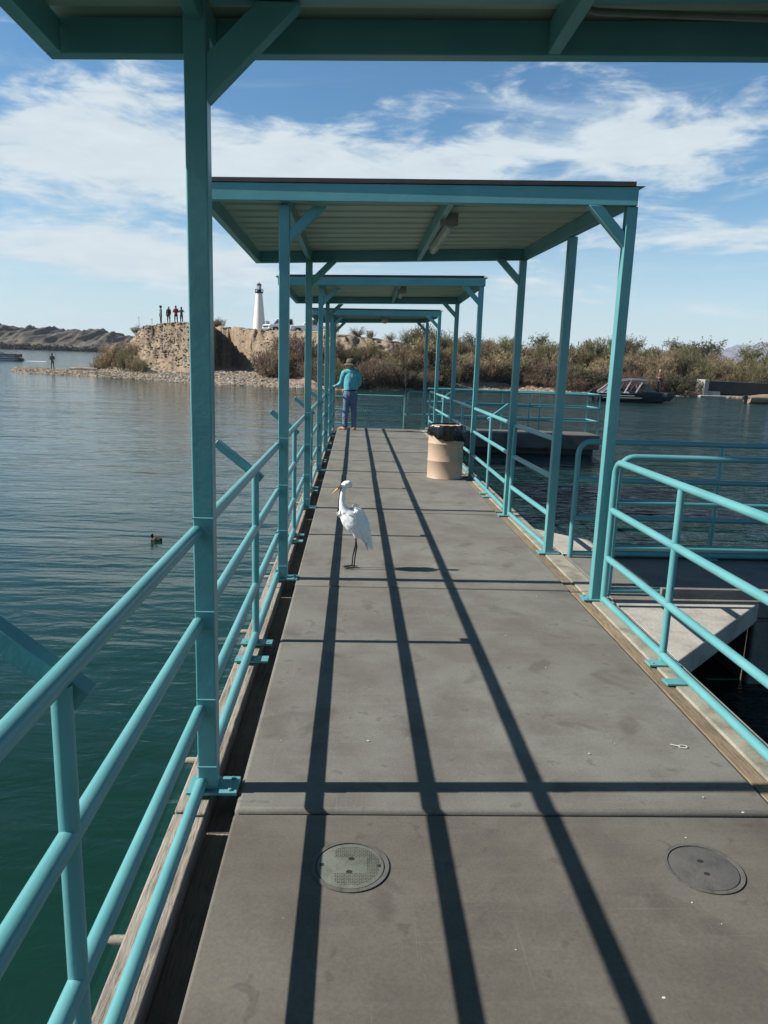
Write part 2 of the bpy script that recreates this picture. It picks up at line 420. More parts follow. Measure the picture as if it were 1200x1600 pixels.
for i in range(NA-1):
    for j in range(nd-1):
        tf.append((i*nd+j, (i+1)*nd+j, (i+1)*nd+j+1, i*nd+j+1))
        tm.append(0)
tb.v = tv; tb.f = tf; tb.m = tm
M['soil'] = soil('tan_earth', ((.22,.155,.10),(.29,.215,.145),(.37,.29,.205)), 1.0, .9, .22)
to = tb.build('terrain', M['soil'], smooth=0, fixn=False); tag(to, kind='structure', label='tan dirt bank with cut bluff and stony beach'); to.data.shade_smooth()

# far hills on the left and mountains on the right
def ridge(name, x0, x1, yn, yf, prof, amp, seed, mat, label, nx=420, ny=90, fs=.02):
    b = MB(); vs = []
    for i in range(nx):
        x = lerp(x0, x1, i/(nx-1))
        for j in range(ny):
            t = j/(ny-1); y = lerp(yn, yf, t); H = interp(prof, x)
            n = noise.ridged_multi_fractal((x*fs+seed, y*fs*.8, seed), .9, 2.1, 5, .9, 2.0)
            gl_ = noise.ridged_multi_fractal((x*fs*3.4+.8*noise.noise((x*fs,y*fs,3)), y*fs*.45, seed+4), .8, 2.2, 4, .9, 2.0)
            env = sstep(0, .62, t)*(1 - .55*sstep(.7, 1, t))
            z = WZ - .6 + H*env*(.42 + .28*min(1.6, n)/1.1 + .40*min(1.7, gl_)/1.1*(1-.45*sstep(.5,.9,t))) + amp*.06*noise.noise((x*fs*4, y*fs*4, seed))*sstep(0,.2,t)
            vs.append(V(x, y, z))
    fs_ = [(i*ny+j, (i+1)*ny+j, (i+1)*ny+j+1, i*ny+j+1) for i in range(nx-1) for j in range(ny-1)]
    b.v = vs; b.f = fs_; b.m = [0]*len(fs_); o = b.build(name, mat, smooth=0, fixn=False); o.data.shade_smooth(); tag(o, label, kind='structure'); return o
M['hill'] = soil('eroded_hill', ((.05,.038,.027),(.088,.068,.050),(.135,.108,.080)), .035, .6, 4)
M['mount'] = soil('hazy_mountain_rock', ((.12,.12,.15),(.155,.155,.185),(.19,.185,.21)), .006, .6, 30)  # bluish grey of distance haze is mixed into the rock colour
ridge('hills', -470, -60, 545, 760, [(-470,19),(-300,18),(-270,18.5),(-250,17),(-225,18),(-205,16),(-190,13),(-176,13),(-165,15.5),(-155,14),(-120,13.5),(-60,12)], 20, 4.2, M['hill'], 'eroded tan hills across the lake')
ridge('mountains', 900, 2700, 2800, 3600, [(900,20),(1150,40),(1240,62),(1400,72),(1480,84),(1520,98),(1570,76),(1640,90),(1750,108),(2000,120),(2700,100)], 120, 9.1, M['mount'], 'hazy distant mountain range', 160, 50, .0035)

# ------------------------------------------------------------------ pier deck
JY = [-6.2, -3.5, -.42, 2.735, 5.86, 8.98, 12.08, 15.2, 18.3, 21.25]
for i in range(len(JY)-1):
    y0_, y1_ = JY[i], JY[i+1]; dz_ = -.014 if i == 2 else .003*((i*7) % 3-1)
    b = MB(); b.box(-.45, 1.835, y0_+.006, y1_-.006, -.17+dz_, dz_)
    o = b.build('deck', M['deck_brown'] if i <= 2 else (M['deck_mid'] if i == 3 else M['deck']), dock=True, bevel=.012 if i != 3 else .02, seg=3)
    c = dk(.69, (y0_+y1_)/2, dz_); setorigin(o, c); tag(o, 'grey weathered concrete deck slab of the pier', kind='structure')
    # outer timbers and ledges belong to the slab
    b = MB(); b.box(-.692, -.635, y0_+.01, y1_-.01, -.22, -.012); b.box(-.634, -.565, y0_+.004, y1_-.015, -.22, -.022)
    b.build('timber_edge', M['wood_grey'], o, dock=True, bevel=.008)
    b = MB(); b.box(-.562, -.4535, y0_+.003, y1_-.003, -.24, -.108); b.build('gap_board', M['wood_dark'], o, dock=True)
    b = MB(); b.box(1.842, 1.925, y0_+.008, y1_-.012, -.2, -.010+dz_*.5); b.build('tan_edge_board', M['wood_tan'], o, dock=True, bevel=.006)
    b = MB(); b.box(1.931, 2.115, y0_+.012, y1_-.009, -.24, -.002+dz_*.5); b.build('edge_ledge', M['ledge'], o, dock=True, bevel=.010)
    b = MB(); b.box(-.6, 2.08, y0_+.05, y1_-.05, -1.2, -.25); b.build('pontoon', M['float'], o, dock=True)
    b = MB()
    for yy in ([.9,1.55,2.15] if i == 2 else [y0_+.55, y0_+1.0, y0_+2.3]):
        b.tube([(-.69,yy,-.10),(-.755,yy,-.10),(-.775,yy,-.10)], [.016,.016,.008], 10)
    b.build('timber_bolt', M['ledge'], o, dock=True)
# broken curb lump near the first joint on the right
b = MB()
for k in range(7):
    cx, cy = 1.90+random.uniform(-.05,.12), 2.70+random.uniform(-.08,.05)
    b.lathe([(.01,-.02),(.05,-.01),(.045,.012),(.015,.026)], (cx,cy,0), 7, random.uniform(.8,1.5), random.uniform(.7,1.2))
o = b.build('broken_concrete', M['ledge'], dock=True, smooth=25); setorigin(o, dk(1.93,2.7,0)); tag(o, 'crumbled tan concrete lump at the slab joint by right railing', 'rubble')

# hatch covers
def hatch(x, y, textured, label):
    t = thing('hatch_cover', dk(x, y, -.014), label, 'hatch cover', 'round hatch covers in the first slab')
    b = MB(); b.lathe([(.128,-.013),(.128,-.0085),(.143,-.0085),(.143,-.0125)], (x,y,0), 48, capb=False, capt=False)
    b.build('rim', M['hatch_rim'], t, dock=True)
    b = MB(); b.lathe([(.1235,-.0135),(.1235,-.0105),(.119,-.0095)], (x,y,0), 48, capb=False); lid = b.build('lid', M['hatch_a'] if textured else M['hatch_b'], t, dock=True)
    for s in (-1, 1):
        b = MB(); b.lathe([(.012,-.0095),(.012,-.0088)], (x+.004*s, y+s*.036, 0), 12, 1, .8); b.build('lift_hole', M['hole_shade'], t, dock=True)
    if textured:
        b = MB(); b.box(x+.098,x+.112,y-.01,y+.005,-.0095,-.0088); b.build('lock_slot', M['hole_shade'], t, dock=True)
        b = MB(); b.box(x-.112,x-.098,y-.005,y+.01,-.0095,-.0088); b.build('lock_slot', M['hole_shade'], t, dock=True)
    if textured:
        b = MB(); n = 0
        for i in range(-14, 15):
            for j in range(-14, 15):
                px, py = i*.0078, j*.0078
                r = sqrt(px*px+py*py)
                if r > .108: continue
                if abs(py) < .045 and px < .055: continue
                if px < -.06 and abs(py) < .09 : continue
                wv, hv = (.0055,.0016) if (i+j) % 2 else (.0016,.0055)
                b.box(x+px-wv/2, x+px+wv/2, y+py-hv/2, y+py+hv/2, -.0096, -.0075)
        b.build('raised_tread', M['hatch_a'], t, dock=True, smooth=0)
    return t
M['hatch_a'] = concrete('green_grey_lid', (.125,.135,.112), .6, 9, .7)
M['hatch_b'] = concrete('dark_grey_lid', (.085,.082,.076), .6, 9, .75)
M['hatch_rim'] = concrete('hatch_rim', (.10,.095,.085), .5, 12, .8)
hatch(.027, 2.408, True, 'round tread plate hatch cover with green stain, crossed by rail shadow')
hatch(1.349, 2.402, False, 'plain smooth round hatch cover near the crumbled right edge')

# bird droppings
b = MB()
for k in range(34):
    x, y = random.uniform(-.35,1.8), random.uniform(1.2,9)
    r = random.uniform(.002,.0048); z = -.0135 if y < 2.70 else .0035
    b.lathe([(r,z),(r*.8,z+.0012)], (x,y,0), 9, random.uniform(.7,1.6), random.uniform(.6,1.2))
b.lathe([(.016,.0033),(.016,.0042),(.0205,.0042),(.0205,.0033)], (1.655,3.28,0), 20, 1.1, .8, False, False)
b.tube([(1.634,3.285,.004),(1.60,3.30,.004)], .0018, 6)
o = b.build('bird_droppings', simple('dropping_white', (.5,.49,.46), .8), dock=True); tag(o, 'small white bird droppings on the grey slabs', 'droppings', kind='stuff')

# ------------------------------------------------------------------ canopies
TEAL = M['teal']
def plate(b, x, y, w, d, z=0.0): b.box(x-w/2, x+w/2, y-d/2, y+d/2, z-.004, z+.010)
def canopy(label, FL, FR, BL, BR, lposts, rposts, lamp=None, purl=(.68,), front_gap=True, near=False):
    """corners are the outer top corners of the edge frame (x,y,z); posts are (x,y)"""
    FL, FR, BL, BR = map(Vector, (FL,FR,BL,BR))
    base = dk((FL.x+FR.x)/2, (FL.y+BL.y)/2, 0)
    t = thing('shade_canopy', base, label, 'canopy', 'teal steel canopies over the pier')
    w_, h_ = .062, .125
    def pt(u, v): return FL.lerp(FR, u).lerp(BL.lerp(BR, u), v)
    def zt(x, y):
        u = (x-FL.x)/(FR.x-FL.x); v = (y-lerp(FL.y,FR.y,u))/(lerp(BL.y,BR.y,u)-lerp(FL.y,FR.y,u)); return pt(u, min(1,max(0,v))).z
    dn = V(0,0,-h_/2)
    for p, q, nm in ((FL,FR,'front_beam'), (BL,BR,'back_beam')):
        iy = w_/2 if nm == 'front_beam' else -w_/2
        b = MB(); b.beam(p+dn+V(0,iy,0), q+dn+V(0,iy,0), w_, h_); b.build(nm, TEAL, t, dock=True, bevel=.004)
    for p, q in ((FL,BL),(FR,BR)):
        ix = w_/2 if p is FL else -w_/2
        d = (q-p).normalized()*(w_+.001)
        b = MB(); b.beam(p+d+dn+V(ix,0,0), q-d+dn+V(ix,0,0), w_, h_-.004); b.build('side_beam', TEAL, t, dock=True, bevel=.004)
    def purlin(xa, xb):
        a = pt((xa-FL.x)/(FR.x-FL.x), 0); c = pt((xb-BL.x)/(BR.x-BL.x), 1); d = (c-a).normalized()*(w_+.001)
        b = MB(); b.beam(a+d+dn, c-d+dn, .05, h_-.008); b.build('purlin', TEAL, t, dock=True, bevel=.004)
    purlin(lposts[0][0], lposts[-1][0])
    for x in purl: purlin(x, x+.04)
    # roof sheet, corrugated across the pier
    prof = []; step = .28; v0, v1 = 0.0, 1.0
    Ln = (BL.y-FL.y); k = 0; ys = []
    while k*step < Ln:
        for o_, z in ((0,0),(.15,0),(.175,.045),(.235,.045),(.26,0)):
            if k*step+o_ < Ln: ys.append((k*step+o_, z))
        k += 1
    ys.append((Ln, 0))
    b = MB(); n = len(ys); vs = []
    for u in (-.012, 1.012):
        for s, z in ys: vs.append(FL.lerp(FR, u).lerp(BL.lerp(BR, u), s/Ln)+V(0,0,.004+z))
    m = len(vs); vs += [p+V(0,0,.003) for p in vs]
    fs = []
    for i in range(n-1):
        fs.append((i, i+1, n+i+1, n+i)); fs.append((m+i, m+n+i, m+n+i+1, m+i+1))
    for i in range(n-1): fs.append((i, m+i, m+i+1, i+1)); fs.append((n+i, n+i+1, m+n+i+1, m+n+i))
    b.add(vs, fs); b.build('roof_sheet', M['roof'], t, dock=True, smooth=0, fixn=False)
    b = MB(); up = V(0,0,.018)
    b.beam(FL+up+V(.03,-.008,0), FR+up+V(-.03,-.008,0), .012, .030); b.build('flashing', M['flash'], t, dock=True)
    # posts
    for side, ps in ((-1, lposts), (1, rposts)):
        for k, (x, y) in enumerate(ps):
            top = zt(x, y)-h_-.001 if not near else zt(x, y)-.035
            b = MB(); b.box(x-.0395, x+.0395, y-.0395, y+.0395, .011, top); p = b.build('post', TEAL, t, dock=True, bevel=.006, seg=3)
            b = MB(); plate(b, x+.0 if side > 0 else x+.02, y, .21, .13, .002)
            if near or y < 7:
                for sx in (-.075,.075):
                    for sy in (-.045,.045): b.lathe([(.009,.012),(.009,.019),(.006,.021)], (x+sx+(0 if side > 0 else .02), y+sy, 0), 8)
            b.build('base_plate', TEAL, p, dock=True, bevel=.002)
            if side < 0:
                for zz in (1.185,.80,.42,.115):
                    b = MB(); b.tube([(x-.0395,y-.040,zz),(x+.0395,y-.040,zz)], .0042, 6); b.build('weld_seam', TEAL, p, dock=True)
            # knee brace under the front and back beams
            if len(ps) == 3 and k == 1: continue
            s = 1 if side < 0 else -1
            dr, ve = (.325,.15) if near else (.28,.10); zq = top+.0 if not near else top-.012
            b = MB(); b.prism([(x+s*.039,zq-dr),(x+s*.039,zq-dr+ve),(x+s*(.039+dr-ve),zq-.0015),(x+s*(.039+dr),zq-.0015)], 'y', y-.036, y+.036); b.build('knee_brace', TEAL, t, dock=True, bevel=.004)
            if near and side < 0:
                b = MB(); b.beam((x+.05, y, top+.014), (1.95, y-.05, top+.124), .075, .05); b.build('tie_beam', TEAL, t, dock=True, bevel=.004)
    return t, pt, zt

LX = -.580
cA, ptA, zA = canopy('teal canopy overhead, its back edge and left post closest to the photographer',
    (-1.14,-5.2,3.02), (2.05,-5.4,3.13), (-1.20,3.21,3.035), (2.05,3.21,3.17), [(LX,-5.0),(LX,2.9)], [(1.97,-5.1),(2.01,2.55)], purl=(.70,), near=True)  # unseen rear length of roof added to block skylight from behind the camera
cB, ptB, zB = canopy('teal canopy beyond the overhead one, three posts on the right by the gangway',
    (-1.22,5.98,3.09), (1.995,5.57,3.092), (-1.22,9.40,3.06), (1.985,9.05,3.165), [(-.565,6.05),(-.565,9.17)], [(1.97,5.64),(1.97,7.12),(1.925,8.98)])
cC, ptC, zC = canopy('middle teal canopy, its front right post standing behind the barrel',
    (-1.24,12.2,3.09), (2.03,12.15,3.18), (-1.22,15.55,3.06), (2.06,15.3,3.14), [(-.575,12.5),(-.575,15.45)], [(1.975,12.2),(1.975,15.0)])
cD, ptD, zD = canopy('farthest teal canopy, over the man at the end of the pier',
    (-1.1,18.3,3.02), (2.03,18.2,3.07), (-1.1,21.5,2.99), (1.99,21.4,3.09), [(-.58,18.5),(-.58,21.05)], [(1.975,18.1),(1.975,21.1)])

# conduit on the overhead canopy
b = MB(); zc_ = zA(1.5,3.0)
pts = [(.79,.2,zc_-.05),(.79,2.94,zc_-.05)]+[(.79+.08*(1-cos(q)), 2.94+.08*sin(q), zc_-.05) for q in (.4,.8,1.2,pi/2)]+[(1.97,3.02,zc_-.035)]
b.tube(pts, .013, 10); b.build('conduit', simple('grey_conduit', (.16,.17,.165), .45), cA, dock=True)
# ceiling lights
M['lamp_body'] = simple('lamp_housing', (.22,.21,.17), .5); M['lamp_lens'] = simple('lamp_lens', (.38,.37,.32), .35)
def strip_lamp(x, y, ln, zf, label):
    z = zf(x, y+ln/2)-.125
    t = thing('ceiling_light', dk(x+.06, y, z), label, 'light', 'lamps under the canopies')
    b = MB(); b.box(x+.028, x+.105, y, y+ln, z-.02, z+.05); b.build('housing', M['lamp_body'], t, dock=True, bevel=.006)
    b = MB(); b.prism([(x+.03,z-.021),(x+.103,z-.021),(x+.095,z-.055),(x+.065,z-.07),(x+.038,z-.055)], 'y', y+.03, y+ln-.03); b.build('lens', M['lamp_lens'], t, dock=True)
    b = MB(); b.box(x-.03, x+.12, y-.012, y-.001, z-.05, z+.055); b.build('end_bracket', M['lamp_body'], t, dock=True, bevel=.003)
strip_lamp(.70, 6.45, 1.5, zB, 'long tan strip light under the canopy by the gangway')
strip_lamp(.70, 12.75, .9, zC, 'short strip light under the middle canopy')
def globe_lamp(x, y, zf, label):
    z = zf(x, y)-.125
    t = thing('ceiling_light', dk(x, y, z), label, 'light', 'lamps under the canopies')
    b = MB(); b.lathe([(.07,0),(.07,-.03)], (x,y,z), 20); b.build('housing', M['lamp_body'], t, dock=True)
    b = MB(); b.lathe([(.068,-.031),(.08,-.06),(.072,-.10),(.04,-.125),(.005,-.13)], (x,y,z), 20); b.build('lens', M['lamp_lens'], t, dock=True)
globe_lamp(.72, 19.2, zD, 'round cream globe light under the farthest canopy')

# ------------------------------------------------------------------ railings
R_ = .0255; HS = (1.130,.752,.372,.040)
def bend(x, y, z, dy, r=.11, n=6):
    """upright at y turning into a rail running towards dy"""
    return [(x, y+dy*r*(1-cos(q)), z-r+r*sin(q)) for q in [i*pi/2/n for i in range(n+1)]]
def rail_section(label, X, ya, yb, st=(), loop_a=False, loop_b=False, holder=1, Xb=None, group='teal pipe railing sections along the pier', plates=True, rod=True, levels=HS):
    Xb = X if Xb is None else Xb
    fx = lambda y: lerp(X, Xb, (y-ya)/(yb-ya))
    t = thing('pipe_railing', dk((X+Xb)/2, (ya+yb)/2, 0), label, 'railing', group)
    for k, h in enumerate(levels):
        b = MB()
        if k == 0:
            pts = []
            if loop_a: pts += [(X,ya,.02)]+bend(X,ya,h,1)
            else: pts += [(X,ya,h)]
            if loop_b: pts += bend(Xb,yb,h,-1)[::-1]+[(Xb,yb,.02)]
            else: pts += [(Xb,yb,h)]
        else: pts = [(X,ya,h),(Xb,yb,h)]
        b.tube(pts, R_, 14); b.build('rail', TEAL, t, dock=True, smooth=50)
    for y in st:
        x = fx(y)
        b = MB(); b.tube([(x,y,.011),(x,y,levels[0]-.02)], .023, 12); s = b.build('stanchion', TEAL, t, dock=True, smooth=50)
        if plates:
            b = MB(); s_ = 1 if X < 0 else -1
            plate(b, x+.015*s_, y-.05, .20, .085, .001); plate(b, x+.02*s_, y-.33, .20, .085, .0)
            for q in (-.07,.07): b.lathe([(.008,.009),(.008,.016)], (x+.015*s_+q, y-.065, 0), 8)
            b.build('base_plate', TEAL, s, dock=True, bevel=.002)
        if rod:
            s_ = -1 if X < 0 else 1
            b = MB(); b.beam((x-s_*.035, y+.05, levels[0]-.070), (x+s_*.25, y+.05, levels[0]+.155), .05, .05, (0,1,0)); b.build('rod_holder', TEAL, s, dock=True, bevel=.003)
    return t
XL = -.606
lp = [-.35, 2.9, 6.05, 9.17, 12.5, 15.45, 18.5, 21.05]
nm = ['running from the overhead canopy post out of the bottom corner', 'between the overhead canopy post and the next canopy', 'under the left side of the gangway canopy',
      'on the left in line with the barrel', 'under the left side of the middle canopy', 'left of the gap before the farthest canopy', 'beside the man in the turquoise shirt']
for i in range(7):
    ya, yb = lp[i]+.04, lp[i+1]-.04
    if i == 0: ya = -1.2
    st = [(1.49,),(4.62,),(7.70,),(10.75,),(13.9,),(17.0,),(19.8,)][i]
    rail_section('left teal pipe railing '+nm[i], XL, ya, yb, st)
XR = 2.0
rail_section('right teal pipe railing closest to the photographer, ending in a rounded corner at the gangway', XR, 5.50, -1.2, (4.37,1.35), loop_a=False, rod=False) if False else None
def near_right():
    t = rail_section('right teal pipe railing with rounded end at the gangway, running out of the photo', XR, -1.2, 5.52, (1.40,4.37), loop_b=True, rod=False)
near_right()
rail_section('right teal pipe railing with rounded corner just beyond the gangway opening', 1.985, 7.17, 8.90, (), loop_b=True, Xb=1.945)
rail_section('right teal pipe railing with rod holder, just past the barrel', 1.95, 9.05, 12.14, (10.6,), Xb=1.98)
rail_section('right teal pipe railing under the middle canopy', 1.985, 12.26, 14.94, (13.6,))
rail_section('right teal pipe railing between middle and farthest canopies, with rounded end', 1.985, 15.06, 18.04, (16.6,), loop_b=False)
rail_section('short right teal pipe railing near the pier end', 1.985, 18.16, 19.6, (), loop_b=True, rod=False)

# ------------------------------------------------------------------ gangway on the right
t = thing('gangway', dk(5.4, 6.38, 0), 'shaded grey gangway leaving the pier to the right, pipe rails on both sides', 'gangway')
b = MB(); b.box(2.135, 9.5, 5.70, 7.12, -.16, -.012); b.build('walkway', M['grey_conc'], t, dock=True, bevel=.01)
b = MB(); b.box(3.30, 9.5, 5.62, 7.2, -1.2, -.17); b.build('float_box', M['grey_conc'], t, dock=True, bevel=.02)
b = MB(); b.box(2.55, 9.5, 5.72, 5.76, -.011, .075); b.build('toe_board', M['grey_conc'], t, dock=True, bevel=.005)
b = MB(); b.box(2.40, 9.5, 7.06, 7.10, -.011, .075); b.build('toe_board', M['grey_conc'], t, dock=True, bevel=.005)
for yy in (7.02, 5.80):
    for k, h in enumerate((1.135,.765,.39,.03)):
        b = MB()
        x0 = 2.165 if yy > 6 else 2.13
        if k == 0: pts = [(x0,yy,-.01)]+[(x0+.12*(1-cos(q)), yy, h-.12+.12*sin(q)) for q in [i*pi/12 for i in range(7)]]+[(9.5,yy,h)]
        else: pts = [(x0,yy,h),(9.5,yy,h)]
        b.tube(pts, R_, 14); b.build('rail', TEAL, t, dock=True, smooth=50)
    for x in ((3.56, 6.1) if yy > 6 else (5.2, 8.0)):
        b = MB(); b.tube([(x,yy,-.01),(x,yy,1.115)], .023, 12); s = b.build('stanchion', TEAL, t, dock=True, smooth=50)
        b = MB(); plate(b, x, yy, .16, .10, -.004); b.build('base_plate', TEAL, s, dock=True)
def gusset(poly, label):
    b = MB(); b.prism(poly, 'z', -.19, -.02); o = b.build('corner_slab', M['pale'], dock=True, bevel=.012); setorigin(o, dk(2.4, poly[1][1], -.02)); tag(o, label, 'slab')
gusset([(2.13,5.685),(2.13,4.42),(3.36,5.685)], 'sunlit triangular concrete slab in the near corner between pier and gangway')
gusset([(2.13,7.14),(3.2,7.14),(2.13,8.35)], 'small pale triangular concrete slab beyond the gangway')

# ------------------------------------------------------------------ side platform at the far end
t = thing('fishing_platform', dk(4.6, 22, 0), 'low grey platform with teal rails beside the far end of the pier', 'platform')
b = MB(); b.box(2.14, 7.02, 20.9, 22.2, -.42, -.01); b.build('deck', concrete('platform_concrete', (.10,.098,.09), .6), t, dock=True, bevel=.015)
b = MB(); b.box(2.3, 6.9, 21.05, 22.1, -1.2, -.43); b.build('float', M['float'], t, dock=True)
for yy, sts in ((20.98,(2.6,4.95,5.25,6.95)), (22.1,(2.6,4.4,6.2,6.95))):
    for h in HS[:3]:
        b = MB(); b.tube([(2.16,yy,h),(6.95,yy,h)], .026, 8); b.build('rail', TEAL, t, dock=True)
    for x in sts:
        b = MB(); b.tube([(x,yy,-.01),(x,yy,1.11)], .024, 8); b.build('stanchion', TEAL, t, dock=True)
for h in HS[:3]:
    b = MB(); b.tube([(6.95,21.01,h),(6.95,22.07,h)], .024, 8); b.build('rail', TEAL, t, dock=True)
b = MB(); b.box(7.021, 7.09, 21.2, 21.3, -.38, -.10); b.build('bumper', M['wood_tan'], t, dock=True)

# fence closing the pier end
t = thing('end_fence', dk(.45, 21.2, 0), 'teal end fence with wire mesh panel behind the man', 'fence')
for (x0, x1, hs) in ((-.55,.03,(.86,.50,.12)), (.03,1.42,(.92,))):
    for h in hs:
        b = MB(); b.tube([(x0,21.2,h),(x1,21.2,h)], .022, 8); b.build('rail', TEAL, t, dock=True)
b = MB(); b.tube([(1.42,21.2,.0),(1.42,21.2,.98)], .024, 8); b.tube([(.03,21.2,0),(.03,21.2,.92)], .02, 8); b.build('upright', TEAL, t, dock=True)
b = MB()
for h in (.03,.38,.73): b.beam((.05,21.2,h),(1.37,21.2,h), .03, .04)
for x in (.065,1.36): b.beam((x,21.2,.05),(x,21.2,.71), .03, .03, (0,1,0))
fr = b.build('mesh_frame', TEAL, t, dock=True)
b = MB()
for k in range(1, 22): b.tube([(.065+k*.0585,21.2,.04),(.065+k*.0585,21.2,.72)], .007, 5)
for k in range(1, 7): b.tube([(.07,21.2,.03+k*.1),(1.36,21.2,.03+k*.1)], .006, 5)
b.build('wire_mesh', TEAL, t, dock=True)
b = MB(); h0, h1 = .42, 1.06
b.tube([(1.52,21.2,h0+.06),(1.52,21.2,h1-.08)]+[(1.52+.08*(1-cos(q)),21.2,h1-.08+.08*sin(q)) for q in (.5,1.0,pi/2)]+[(1.93,21.2,h1)], .022, 8)
b.tube([(1.52,21.2,h0+.06)]+[(1.52+.06*(1-cos(q)),21.2,h0+.06-.06*sin(q)) for q in (.5,1.0,pi/2)]+[(1.93,21.2,h0)], .022, 8)
b.tube([(1.44,21.2,.72),(1.93,21.2,.72)], .018, 8)
b.build('loop_rail', TEAL, t, dock=True)
# fishing rod leaning on the fence
t = thing('fishing_rod', dk(1.44, 21.1, 0), 'thin fishing rod standing against the end fence', 'fishing rod')
b = MB(); b.tube([(1.43,21.10,.02),(1.435,21.13,.45)], .013, 8); b.build('handle', simple('cork', (.35,.27,.18), .8), t, dock=True)
b = MB(); b.tube([(1.435,21.13,.45),(1.44,21.15,1.1),(1.41,21.17,1.9),(1.35,21.2,2.3)], [.008,.006,.004,.002], 6); b.build('blank', simple('rod_grey', (.25,.23,.2), .4), t, dock=True)
b = MB(); b.lathe([(.01,-.03),(.03,-.025),(.03,.025),(.01,.03)], (1.45,21.09,.42), 12); b.build('reel', simple('reel_white', (.6,.6,.58), .3), t, dock=True)

# ------------------------------------------------------------------ barrel with bin liner
bx, by = 1.51, 12.02
def drum_mat():
    t = NT('beige_drum'); n = t.noise(3, 5)
    c = t.ramp(n, [(.3,(.375,.26,.18)),(.7,(.43,.31,.222))])
    sc1 = t.ramp(t.noise(11, 6, .7, None, .5), [(.60,0.0),(.66,1.0)])
    c = t.mix(t.math('MULTIPLY', sc1, .5), c, (.16,.09,.05)); t.base(c); t.set(Roughness=.55); t.bump(t.noise(5,3), .2, .02); return t.m
t = thing('trash_barrel', dk(bx, by, 0), 'beige steel drum used as a bin, standing by the right railing', 'barrel')
prof = [(.270,.002),(.290,.006),(.292,.012),(.286,.02),(.286,.275),(.294,.288),(.294,.300),(.286,.313),(.286,.555),(.294,.568),(.294,.580),(.286,.593),(.286,.83),(.292,.838),(.292,.85)]
b = MB(); b.lathe(prof, (bx,by,0), 48); b.build('drum', drum_mat(), t, dock=True, smooth=40)
b = MB()
for q in (.45, -.9, 2.6): b.lathe([(.012,0),(.012,.006)], (bx+.288*cos(q), by+.288*sin(q), .12), 8)
b.build('drain_hole', M['hole_shade'], t, dock=True)
# liner
def liner_mat():
    t = NT('black_plastic'); n = t.noise(9, 5, .6, t.mapping((1,1,.35)), .8); t.base((.009,.009,.010)); t.set(Roughness=.26); t.bump(n, .7, .03); return t.m
b = MB(); nn = 90; rows = []
prof = [(.22,.70),(.262,.78),(.278,.855),(.292,.872),(.304,.862),(.307,.82),(.303,.74),(.302,.66)]
for j, (r, z) in enumerate(prof):
    row = []
    for k in range(nn):
        q = 2*pi*k/nn; s = sstep(2, 7, j)
        wob = s*(.011*sin(9*q+1)+.007*sin(23*q)+.009*noise.noise((cos(q)*5,sin(q)*5,z*3)))
        low = 0
        if j >= 5: low = -(j-4)*(.018*cos(q+.35)+.006*sin(3*q+.6)+.010*noise.noise((cos(q)*2.5,sin(q)*2.5,4)))
        row.append((bx+(r+wob)*cos(q), by+(r+wob)*sin(q), z+low+ (.004*sin(14*q) if j in (3,4) else 0)))
    rows.append(row)
vs = [p for r in rows for p in r]; fs = [(j*nn+k, j*nn+(k+1)%nn, (j+1)*nn+(k+1)%nn, (j+1)*nn+k) for j in range(len(rows)-1) for k in range(nn)]
b.add(vs, fs); b.tube([(bx-.30,by-.08,.83),(bx-.31,by-.10,.79),(bx-.29,by-.13,.76)], [.012,.02,.006], 8)
o = b.build('bin_liner', liner_mat(), dock=True, smooth=80, fixn=False); setorigin(o, dk(bx,by,.85)); tag(o, 'shiny black plastic bag folded over the rim of the beige drum', 'bin bag')
md = o.modifiers.new('solid','SOLIDIFY'); md.thickness = .002

